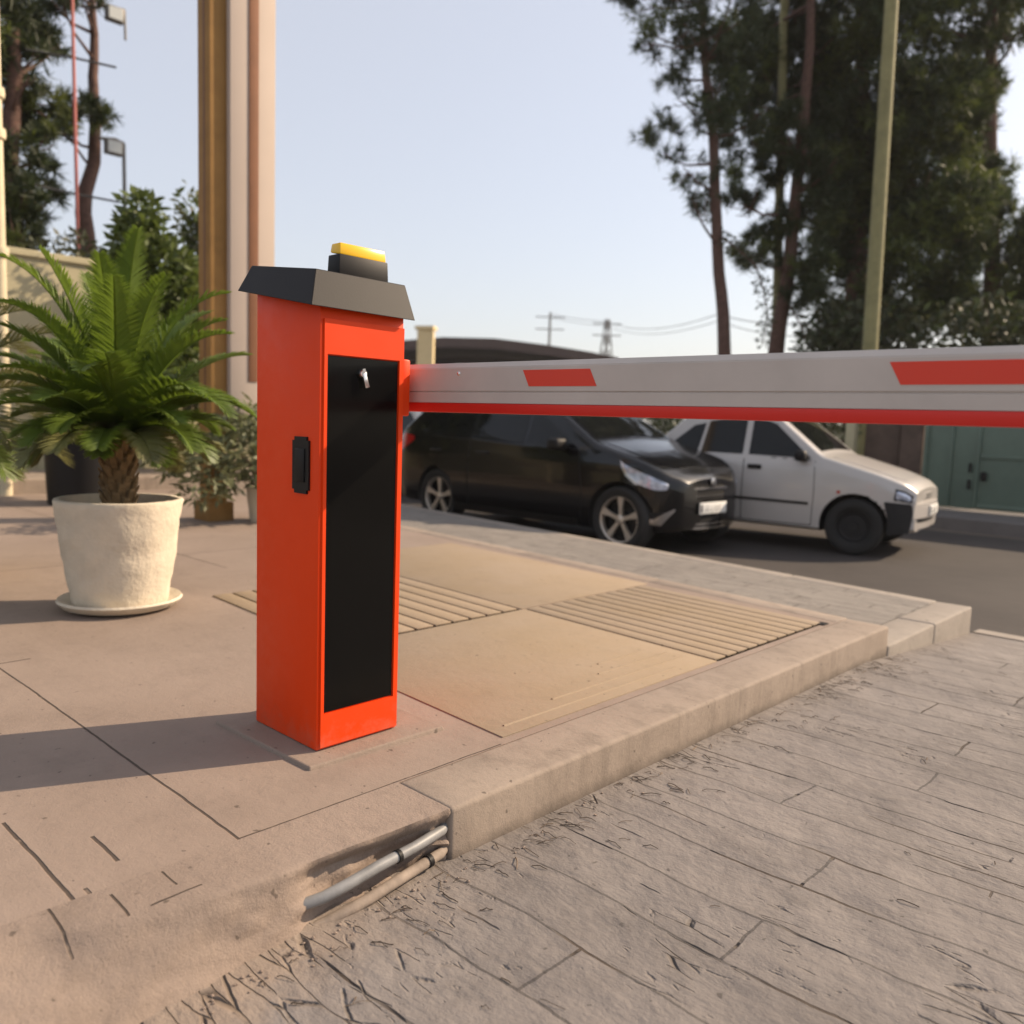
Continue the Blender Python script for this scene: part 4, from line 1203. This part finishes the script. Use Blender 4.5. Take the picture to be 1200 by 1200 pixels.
# ------------------------------------------------------------------ gate column
colm = empty('gate_column', (-6.72, 3.62, 0)); tag(colm, 'tall gateway column with brown face and cream cladding beside the cabinet', 'column')
mb = MB()
mb.box((-6.86, 3.405, -.02), (-6.655, 3.55, 5.2), bev=.004)
mb.box((-6.90, 3.37, -.02), (-6.63, 3.60, .16), bev=.012)
rel(mb.build('post', M['brown'], smooth=30), colm)
mb = MB(); mb.box((-6.765, 3.402, .9), (-6.74, 3.408, 5.2)); rel(mb.build('groove', M['browndark']), colm)
mb = MB(); mb.box((-6.80, 3.551, .90), (-6.60, 3.96, 5.2), bev=.006); rel(mb.build('cladding', M['claddingcream'], smooth=30), colm)
mb = MB(); mb.box((-6.603, 3.715, 1.18), (-6.590, 3.80, 5.2), bev=.002); rel(mb.build('trim_strip', M['brownstrip'], smooth=30), colm)

# ------------------------------------------------------------------ far side of the road
sheet('far_pavement', [(-60, 13.6 + 2.2), (-60, 40), (14, 40), (14, 11.62)], -.19, M['farpath'], thick=.2)
# green metal gate
gt = empty('green_gate', (-3.4, 14.05, -.19)); tag(gt, 'dark green sheet metal gate across the road at the right', 'gate')
GY = 14.0
mb = MB(); mb.box((-4.40, GY, -.15), (-.6, GY + .06, 1.95), bev=.01); rel(mb.build('panel', M['greengate'], smooth=30), gt)
mb = MB()
for x in (-4.38, -4.02, -3.64, -2.9, -2.1, -1.3): mb.box((x, GY - .03, -.14), (x + .05, GY - .001, 1.95), bev=.006)
for z in (.62, 1.85, -.12): mb.box((-3.58, GY - .028, z), (-.6, GY - .002, z + .05), bev=.006)
rel(mb.build('gate_frame', M['greengate'], smooth=30), gt)
for z in (.40, .15):
    mb = MB(); mb.tube([(-3.70, GY - .05, z), (-3.70, GY - .05, z + .14)], .022, 10); rel(mb.build('hinge', M['black'], smooth=40), gt)
mb = MB(); mb.box((-3.55, GY - .06, .28), (-3.47, GY - .028, .42), bev=.01); rel(mb.build('handle', M['black'], smooth=40), gt)
w1 = MB(); w1.box((-4.75, 13.98, -.25), (-4.42, 14.3, 2.02), bev=.01); o = w1.build('gate_pier', M['brownwall'], smooth=30); tag(o, 'brown brick pier against the green gate', 'pier')
w1 = MB(); w1.box((-5.35, 14.1, -.25), (-4.80, 14.4, 1.9), bev=.01); o = w1.build('brick_wall', M['brownwall'], smooth=30); tag(o, 'short brown brick wall beside the gate pier', 'wall')
cp = empty('cream_post', (-5.50, 13.9, -.19)); tag(cp, 'cream square post standing by the brown brick wall', 'post')
mb = MB(); mb.box((-5.58, 13.85, -.25), (-5.43, 14.0, 1.35), bev=.01); rel(mb.build('shaft', M['wallcream'], smooth=30), cp)
mb = MB(); mb.box((-5.61, 13.82, 1.352), (-5.40, 14.03, 1.42), bev=.01); rel(mb.build('cap', M['wallcream'], smooth=30), cp)
# low brick wall and hedge behind the cars
mb = MB(); mb.box((-40, 14.6, -.25), (-5.9, 14.9, .55), bev=.01); o = mb.build('low_wall', M['farpink']); tag(o, 'low pinkish wall under the hedge behind the parked cars', 'wall')
r = random.Random(77); out = []; mi = []
x = -30
while x < -5.9:
    leafball(out, mi, (x, 15.3, .7 + r.uniform(-.1, .25)), (.75, .5, .62 + r.uniform(0, .25)), 330, .17, r, .5, 2); x += .75
o = soup('hedge', out, 4, [M['hedge'], M['leafgrey']], mi=mi); tag(o, 'dark unkempt hedge running behind the parked cars', 'hedge')

# trees on the right, from the sight lines of the photograph at chosen distances
def world_tree(name, label, y, trunk, r0, clumps, dens, nl, seed, group, light=None, jit=.9, w=.016, ground=-.25, per=9, bark='bark'):
    pts = [onY(u, v, y) for u, v in trunk]
    base = V((pts[0].x + (pts[0].x - pts[1].x) / max(.1, (pts[1].z - pts[0].z)) * (pts[0].z - ground), y, ground))
    r_ = random.Random(seed); cl = []
    for q in clumps:
        u, v, ru, rv = q[:4]
        yy = y + (q[4] if len(q) > 4 else r_.uniform(-jit, jit))
        if y == 18 and 860 < u < 975 and v < 112: yy = 19.1 + r_.uniform(0, .5)
        p = onY(u, v, yy); s = depth(p) / F_PX
        cl.append((p.x - base.x, p.y - base.y, p.z - base.z, ru * s, (ru + rv) * .5 * s, rv * s))
    tr = [(0, 0, 0)] + [tuple(p - base) for p in pts]
    return pine(name, base, label, tr, r0, cl, dens, nl, seed, group, light, w=w, per=per, bark=bark)
TG = 'tall pines across the road'
def more(lst, n, seed, spread=.9, f=.55):
    """smaller outlying clumps round the given ones"""
    r_ = random.Random(seed); out = list(lst)
    for _ in range(n):
        u, v, a, b = r_.choice(lst)[:4]
        t = r_.uniform(0, 2 * PI); k = r_.uniform(.7, 1.15) * spread; g = r_.uniform(.3, f)
        out.append((u + a * k * math.cos(t), v + b * k * math.sin(t), a * g, b * g))
    return out
t1c = more([(775, 158, 26, 20), (800, 25, 55, 26), (757, 6, 34, 16), (835, 80, 42, 36), (800, 195, 26, 26), (822, 235, 14, 26), (845, 30, 46, 30),
       (790, -40, 80, 30), (850, -70, 90, 40), (860, 150, 34, 24), (840, -150, 90, 50), (775, 45, 30, 22), (845, 120, 34, 26), (812, 130, 24, 24), (865, 80, 34, 30), (790, 85, 24, 18), (850, 210, 24, 20)], 24, 1)
world_tree('pine_tree', 'slender pine leftmost of the group, loose crown and thin bare trunk', 16, [(851, 440), (843, 320), (836, 160), (824, 50), (818, -60), (815, -200)], .16, t1c, 44, .30, 101, TG, w=.012)
t2c = more([(872, 40, 42, 46), (905, 110, 50, 50), (866, 115, 32, 32), (918, 10, 52, 46), (905, 195, 30, 24), (880, 300, 24, 26), (935, 330, 30, 34), (962, 250, 32, 46), (930, 250, 24, 22), (960, 150, 40, 40),
       (900, -70, 90, 45), (940, -160, 80, 50), (890, 70, 46, 40), (930, 70, 40, 50), (880, 165, 36, 34), (925, 160, 34, 34), (955, 200, 30, 40), (870, 240, 26, 22), (900, 260, 26, 26), (962, 60, 36, 46), (950, 310, 24, 40)], 26, 2)
world_tree('pine_tree', 'leaning pine with reddish trunk, second from the left in the group', 18, [(905, 445), (914, 380), (926, 300), (938, 180), (948, 60), (952, -80), (955, -220)], .21, t2c, 70, .30, 102, TG, w=.014)
t4c = more([(988, 50, 50, 55), (985, 165, 50, 70), (980, 300, 44, 62), (1015, 240, 52, 60), (1062, 120, 60, 58), (1062, 30, 62, 50), (1078, 205, 58, 50), (1088, 290, 60, 56), (1055, 345, 62, 44), (1000, 375, 44, 30), (1110, 120, 40, 50),
       (1120, 250, 45, 50), (1020, -60, 100, 50), (1050, -160, 90, 60), (1030, 160, 40, 60)], 18, 3)
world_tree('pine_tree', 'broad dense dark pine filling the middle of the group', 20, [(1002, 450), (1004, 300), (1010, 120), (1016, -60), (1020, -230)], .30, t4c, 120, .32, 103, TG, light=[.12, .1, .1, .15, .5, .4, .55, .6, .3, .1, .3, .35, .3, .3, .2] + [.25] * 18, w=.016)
t5c = more([(1150, 15, 55, 34), (1135, 85, 36, 40), (1128, 160, 34, 34), (1152, 215, 30, 34), (1165, 285, 36, 46), (1185, 350, 40, 40), (1130, 360, 50, 34), (1195, 30, 50, 22), (1215, 290, 40, 60), (1225, 380, 60, 50),
       (1190, -60, 90, 45), (1170, -160, 80, 50)], 14, 4)
world_tree('pine_tree', 'dark pine at the right end of the group by the bright gap', 22, [(1165, 450), (1163, 300), (1160, 120), (1165, -60), (1168, -220)], .25, t5c, 100, .32, 104, TG, light=[.2] * 26, w=.016)
def pole_at(y, u0, v0, u1, v1, r0, r1, name, label, m, ground=-.2):
    a = onY(u0, v0, y); b = onY(u1, v1, y)
    dx = (b.x - a.x) / (b.z - a.z)
    root = empty(name, (a.x - dx * (a.z - ground), y, ground)); tag(root, label, 'pole', 'poles among the pines')
    top = b.z + 2.0 - ground
    mb = MB(); mb.tube([(0, 0, -.05), (dx * top * .5, 0, top * .5), (dx * top, 0, top)], [r0, (r0 + r1) / 2, r1], 16)
    mb.build('shaft', m, root, smooth=50)
    mb = MB(); mb.box((dx * top - .6, -.06, top - .5), (dx * top + .6, .06, top - .38), bev=.01); mb.build('crossarm', M['lampgrey'], root)
    return root
pole_at(15, 1020, 400, 1045, 0, .135, .10, 'utility_pole', 'pale weathered pole standing before the dense dark pine', M['polewood'])
pole_at(18.6, 909, 420, 919, 0, .11, .09, 'utility_pole', 'pale pole half hidden in the crown of the leaning pine', M['polewood'])
# leafy sprigs hanging from the trunks
def sprig(y, pts, label, seed, n=26):
    r_ = random.Random(seed); P_ = [onY(u, v, y) for u, v in pts]; b = P_[0]
    root = empty('hanging_sprig', b); tag(root, label, 'branch', 'leafy sprigs on the bare trunks')
    mb = MB(); mb.tube([p - b for p in P_], [.025 - .018 * i / (len(P_) - 1) for i in range(len(P_))], 6); mb.build('twig', M['bark'], root, smooth=60)
    out = []; mi = []
    for i in range(len(P_) - 1):
        for k in range(3):
            c = P_[i].lerp(P_[i + 1], (k + .5) / 3) - b
            leafball(out, mi, c, (.16, .16, .18), n, .11, r_, .45, 1, shell=.3)
    soup('foliage', out, 4, [M['hedge']], root, mi=mi)
sprig(15.95, [(842, 275), (862, 290), (885, 310), (895, 340), (900, 372), (893, 405)], 'long dark leafy sprig hanging between the two leftmost pines', 61)
sprig(17.95, [(926, 360), (938, 380), (946, 405)], 'short sprig on the right side of the reddish pine trunk', 62, 18)
sprig(15.95, [(836, 215), (826, 240), (828, 262)], 'small leaf tuft on the left side of the slender pine trunk', 63, 18)
# dark undergrowth below the big pines
out = []; mi = []; r = random.Random(9)
for k in range(26):
    p = onY(r.uniform(965, 1290), r.uniform(380, 430), 18.5 + r.uniform(-1, 1.5))
    leafball(out, mi, p, (.9, .8, .75), 260, .2, r, .45, 2)
o = soup('thicket', out, 4, [M['hedge'], M['needle']], mi=mi); tag(o, 'dark thicket under the big pines above the boom', 'thicket', kind='stuff')

# left: dark pine, bare trunk pine, lamp posts
def xtree(label, x, trunk, r0, clumps, dens, nl, seed, light=None, w=.014, bark='bark'):
    pts = [onX(u, v, x) for u, v in trunk]; g = 0
    base = V((x, pts[0].y, g)); r_ = random.Random(seed); cl = []
    for q in clumps:
        u, v, ru, rv = q[:4]; p = onX(u, v, x + r_.uniform(-.7, .7)); s = depth(p) / F_PX
        cl.append((p.x - base.x, p.y - base.y, p.z - base.z, ru * s, (ru + rv) * .5 * s, rv * s))
    return pine('pine_tree', base, label, [(0, 0, 0)] + [tuple(p - base) for p in pts], r0, cl, dens, nl, seed, 'pines behind the cream wall', light, bark=bark, w=w)
xtree('dark bushy pine at the left edge behind the cream wall', -13.6, [(14, 300), (12, 200), (16, 90), (12, -30), (14, -140)], .18,
      more([(30, 30, 36, 30), (20, 75, 32, 30), (55, 48, 24, 14), (30, 120, 30, 30), (50, 165, 26, 18), (22, 190, 30, 30), (55, 202, 24, 12), (30, 240, 32, 22), (40, 225, 34, 14), (22, 270, 24, 28), (10, -30, 60, 40), (5, 130, 30, 60), (-10, 250, 30, 60), (-25, 60, 40, 60)], 12, 5), 105, .26, 201,
      light=[.1, .1, .1, .6, .1, .2, .1, .15, .1, .75, .1, .2, .2, .2] + [.15] * 12)
xtree('bent reddish pine trunk with one dark tuft, beside the floodlights', -14.2, [(106, 312), (98, 250), (100, 225), (110, 190), (112, 150), (108, 90), (112, 40), (108, -30), (110, -120)], .145,
      more([(82, 140, 24, 18), (100, 132, 26, 16), (62, 148, 18, 14), (128, 138, 9, 9), (70, 120, 14, 12), (95, -5, 30, 14), (60, 0, 26, 12), (110, -60, 40, 30), (60, -60, 40, 30)], 7, 6), 100, .24, 202, bark='bark')
def lamp(x, root, u0, v0, u1, v1):
    pass
def seg(x, P_): return [onX(u, v, x) for u, v in P_]
XL = -13.9
pp = seg(XL, [(148, 330), (145, 168)])
lp = empty('floodlight_post', (XL, pp[0].y, 0)); tag(lp, 'thin lamp post with short arm and hanging floodlight', 'lamp post', 'floodlights by the bent pine')
mb = MB(); mb.tube([(XL, pp[0].y, -.05), tuple(pp[1])], [.035, .028], 10); rel(mb.build('post', M['lampgrey'], smooth=50), lp)
def armlamp(root, arm, head, x):
    a = seg(x, arm); mb = MB(); mb.tube(a, .024, 8); rel(mb.build('arm', M['lampgrey'], smooth=50), root)
    h = onX(*head, x)
    mb = MB(); mb.box((h.x - .06, h.y - .13, h.z - .11), (h.x + .06, h.y + .13, h.z + .11), bev=.015); L_ = rel(mb.build('lamp_head', M['lampgrey'], smooth=40), root)
    mb = MB(); mb.box((h.x + .06, h.y - .10, h.z - .085), (h.x + .068, h.y + .10, h.z + .085)); o = mb.build('lamp_glass', M['lampface']); o.parent = L_
armlamp(lp, [(145, 168), (135, 163), (117, 162)], (133, 173), XL)
b0 = onX(112, 6, XL); lp2 = empty('floodlight_bracket', b0); tag(lp2, 'upper floodlight on a bracket fixed to the bent pine', 'floodlight', 'floodlights by the bent pine')
armlamp(lp2, [(110, 8), (122, 6), (146, 12)], (134, 17), XL)
mb = MB(); mb.tube(seg(XL, [(146, 12), (147, 47)]), .02, 8); rel(mb.build('drop_rod', M['lampgrey'], smooth=50), lp2)
# red mast and wires
rp = seg(-13.0, [(91, 300), (84, -30)])
rm = empty('red_mast', (-13.0, rp[0].y, 0)); tag(rm, 'thin red mast left of the bent pine trunk', 'mast')
mb = MB(); mb.tube([(-13.0, rp[0].y + .02, -.05), tuple(rp[1])], [.03, .022], 8); rel(mb.build('shaft', M['redpole'], smooth=50), rm)
for i, P_ in enumerate(([(30, 58), (88, 68), (136, 79)], [(36, 216), (88, 227), (140, 237)])):
    mb = MB(); mb.tube(seg(-13.05, P_), .016, 6); o = mb.build('overhead_wire', M['cable'], smooth=60)
    tag(o, ['upper wire crossing the red mast', 'lower wire crossing the red mast'][i] + ' and bent trunk', 'wire', 'wires at the red mast')

# ------------------------------------------------------------------ far distance
def far(u, v, d): 
    q = ray(u, v); return V((0, 0, CH)) + q * d
D = 60
prof = [(380, 420), (420, 404), (470, 399), (520, 395), (580, 396.5), (640, 404), (690, 412), (725, 419)]
P_ = [far(u, v, D) for u, v in prof]
hall = empty('far_hall', (P_[2].x, P_[2].y, ROADZ)); tag(hall, 'distant dark hall with a shallow curved roof above the boom', 'building')
bk = V((-.68, .73, 0)) * 18
mb = MB(); n = len(P_); vs = []; 
vs += [tuple(p) for p in P_] + [tuple(p + bk) for p in P_]
vs += [(p.x, p.y, p.z - .7) for p in P_] + [(p.x + bk.x, p.y + bk.y, p.z - .7) for p in P_]
fs = [(i, i + 1, n + i + 1, n + i) for i in range(n - 1)] + [(2 * n + i, 2 * n + i + 1, i + 1, i) for i in range(n - 1)] + [(3 * n + i + 1, 3 * n + i, n + i, n + i + 1) for i in range(n - 1)] + [(0, n, 3 * n, 2 * n), (2 * n - 1, n - 1, 3 * n - 1, 4 * n - 1)]
rel(mb.add(vs, fs).build('roof', M['farroof']), hall)
mb = MB(); A, B = P_[1].copy(), P_[-2].copy(); A += bk * .06; B += bk * .06
mb.hexa([(A.x, A.y, ROADZ), (B.x, B.y, ROADZ), (B.x + bk.x * .85, B.y + bk.y * .85, ROADZ), (A.x + bk.x * .85, A.y + bk.y * .85, ROADZ),
         (A.x, A.y, 4.7), (B.x, B.y, 4.7), (B.x + bk.x * .85, B.y + bk.y * .85, 4.7), (A.x + bk.x * .85, A.y + bk.y * .85, 4.7)])
rel(mb.build('wall', M['brownwall']), hall)
# yellow block in front of it
q0, q1 = far(489, 386, 48), far(508, 386, 48); qb = V((-.68, .73, 0)) * .9
mb = MB(); mb.hexa([(q0.x, q0.y, ROADZ), (q1.x, q1.y, ROADZ), (q1.x + qb.x, q1.y + qb.y, ROADZ), (q0.x + qb.x, q0.y + qb.y, ROADZ),
                    (q0.x, q0.y, q0.z), (q1.x, q1.y, q1.z), (q1.x + qb.x, q1.y + qb.y, q1.z), (q0.x + qb.x, q0.y + qb.y, q0.z)], bev=.03)
mb.hexa([(q0.x - .1, q0.y - .1, q0.z + .005), (q1.x + .1, q1.y - .1, q1.z + .005), (q1.x + qb.x + .1, q1.y + qb.y + .1, q1.z + .005), (q0.x + qb.x - .1, q0.y + qb.y + .1, q0.z + .005),
         (q0.x - .1, q0.y - .1, q0.z + .2), (q1.x + .1, q1.y - .1, q1.z + .2), (q1.x + qb.x + .1, q1.y + qb.y + .1, q1.z + .2), (q0.x + qb.x - .1, q0.y + qb.y + .1, q0.z + .2)])
o = mb.build('stair_tower', M['chimney']); tag(o, 'pale yellow block standing in front of the distant hall', 'tower')
# pylons and the wires between them
def pylon(u, v, d, lattice, label):
    t = far(u, v, d); root = empty('power_pylon', (t.x, t.y, ROADZ)); tag(root, label, 'pylon', 'distant pylons')
    mb = MB(); h = t.z - ROADZ
    if lattice:
        wb = 1.5
        lv = [(h * i / 8, wb * (1 - .86 * i / 8)) for i in range(9)]
        C4 = [(-1, -1), (1, -1), (1, 1), (-1, 1)]
        for (sx, sy) in C4: mb.tube([(sx * w_, sy * w_, z) for z, w_ in lv], .09, 5)
        for (z0, w0_), (z1, w1_) in zip(lv, lv[1:]):
            for k in range(4):
                a, b = C4[k], C4[(k + 1) % 4]
                mb.tube([(a[0] * w0_, a[1] * w0_, z0), (b[0] * w1_, b[1] * w1_, z1)], .05, 4)
                mb.tube([(b[0] * w0_, b[1] * w0_, z0), (a[0] * w1_, a[1] * w1_, z1)], .05, 4)
    else: mb.tube([(0, 0, 0), (0, 0, h)], [.24, .16], 8)
    mb.build('mast', M['lampgrey'], root)
    mb = MB()
    for z in (h * .96, h * .86):
        mb.tube([(-1.5, -1.4, z), (1.5, 1.4, z)], .08, 5)
    mb.build('crossarm', M['lampgrey'], root)
pylon(645, 366, 120, False, 'distant single pole carrying wires above the boom')
pylon(712, 374, 120, True, 'distant lattice pylon above the boom')
def wire(P_, r, label):
    pts = []
    for a, b in zip(P_, P_[1:]):
        for k in range(10):
            t = k / 10; q = a.lerp(b, t); q.z -= (a - b).length * .022 * 4 * t * (1 - t); pts.append(q)
    pts.append(P_[-1]); mb = MB(); mb.tube(pts, r, 5); o = mb.build('power_line', M['cable']); tag(o, label, 'wire', 'distant power lines')
wire([far(645, 368, 120), far(712, 377, 120), far(842, 368, 70), far(1010, 372, 45)], .035, 'thin wire from the distant pole to the pines')
wire([far(645, 372, 120.5), far(712, 382, 120.5), far(842, 376, 70.5), far(1010, 392, 45.5)], .03, 'lower thin wire parallel to the one above')
# low far trees and houses on the horizon
r = random.Random(55); out = []; mi = []
for k in range(70):
    u = r.uniform(-250, 1500); d = r.uniform(75, 120); p = far(u, 470, d); p.z = r.uniform(1.0, 2.6)
    leafball(out, mi, p, (4, 4, 2.4), 200, .8, r, .5, 2)
o = soup('far_treeline', out, 4, [M['hedge'], M['needle']], mi=mi); tag(o, 'low far line of trees on the horizon', 'trees', kind='stuff')

# ------------------------------------------------------------------ light
SUN_AZ = math.atan2(.42, .91); SUN_EL = math.radians(33)
sd = V((math.sin(SUN_AZ) * math.cos(SUN_EL), math.cos(SUN_AZ) * math.cos(SUN_EL), math.sin(SUN_EL)))
ld = bpy.data.lights.new('sun', 'SUN'); ld.energy = 5.0; ld.angle = math.radians(.5); ld.color = (1.0, .79, .57)
lo = bpy.data.objects.new('sun', ld); COL.objects.link(lo); lo.rotation_euler = sd.to_track_quat('Z', 'Y').to_euler(); lo.location = (5, 10, 20)
w = bpy.data.worlds.new('World'); sc.world = w; w.use_nodes = True
nt = w.node_tree; bg = nt.nodes['Background']
sky = nt.nodes.new('ShaderNodeTexSky'); sky.sky_type = 'NISHITA'; sky.sun_disc = False
sky.sun_elevation = SUN_EL; sky.sun_rotation = SUN_AZ; sky.altitude = 100; sky.air_density = 1.0; sky.dust_density = 2.5; sky.ozone_density = 1.5
# a thin even veil of haze over the clear sky
mx = nt.nodes.new('ShaderNodeMix'); mx.data_type = 'RGBA'; mx.inputs[0].default_value = .55
mx.inputs[7].default_value = (4.1, 3.95, 3.95, 1)
nt.links.new(sky.outputs[0], mx.inputs[6]); nt.links.new(mx.outputs[2], bg.inputs['Color']); bg.inputs['Strength'].default_value = .15
sc.view_settings.view_transform = 'Standard'; sc.view_settings.look = 'None'; sc.view_settings.gamma = 1; sc.view_settings.exposure = 0.5
sc.view_settings.use_curve_mapping = False
# dusty air
mb = MB(); mb.box((-260, -260, -1.4), (260, 260, 30))
hz = mb.build('haze', []); tag(hz, 'pale dusty haze in the air', 'haze', kind='stuff')
hm = bpy.data.materials.new('haze'); hm.use_nodes = True; hn = hm.node_tree
hn.nodes.remove(hn.nodes['Principled BSDF']); pv = hn.nodes.new('ShaderNodeVolumePrincipled')
pv.inputs['Color'].default_value = (.9, .9, .92, 1); pv.inputs['Density'].default_value = .0005; pv.inputs['Anisotropy'].default_value = .2
hn.links.new(pv.outputs[0], hn.nodes['Material Output'].inputs['Volume']); hz.data.materials.append(hm)
# lens focused on the cabinet
cam_d.dof.use_dof = True; cam_d.dof.focus_distance = 2.15; cam_d.dof.aperture_fstop = 2.5
sc.cycles.use_denoising = True
sc.cycles.max_bounces = 8
bpy.context.view_layer.update()
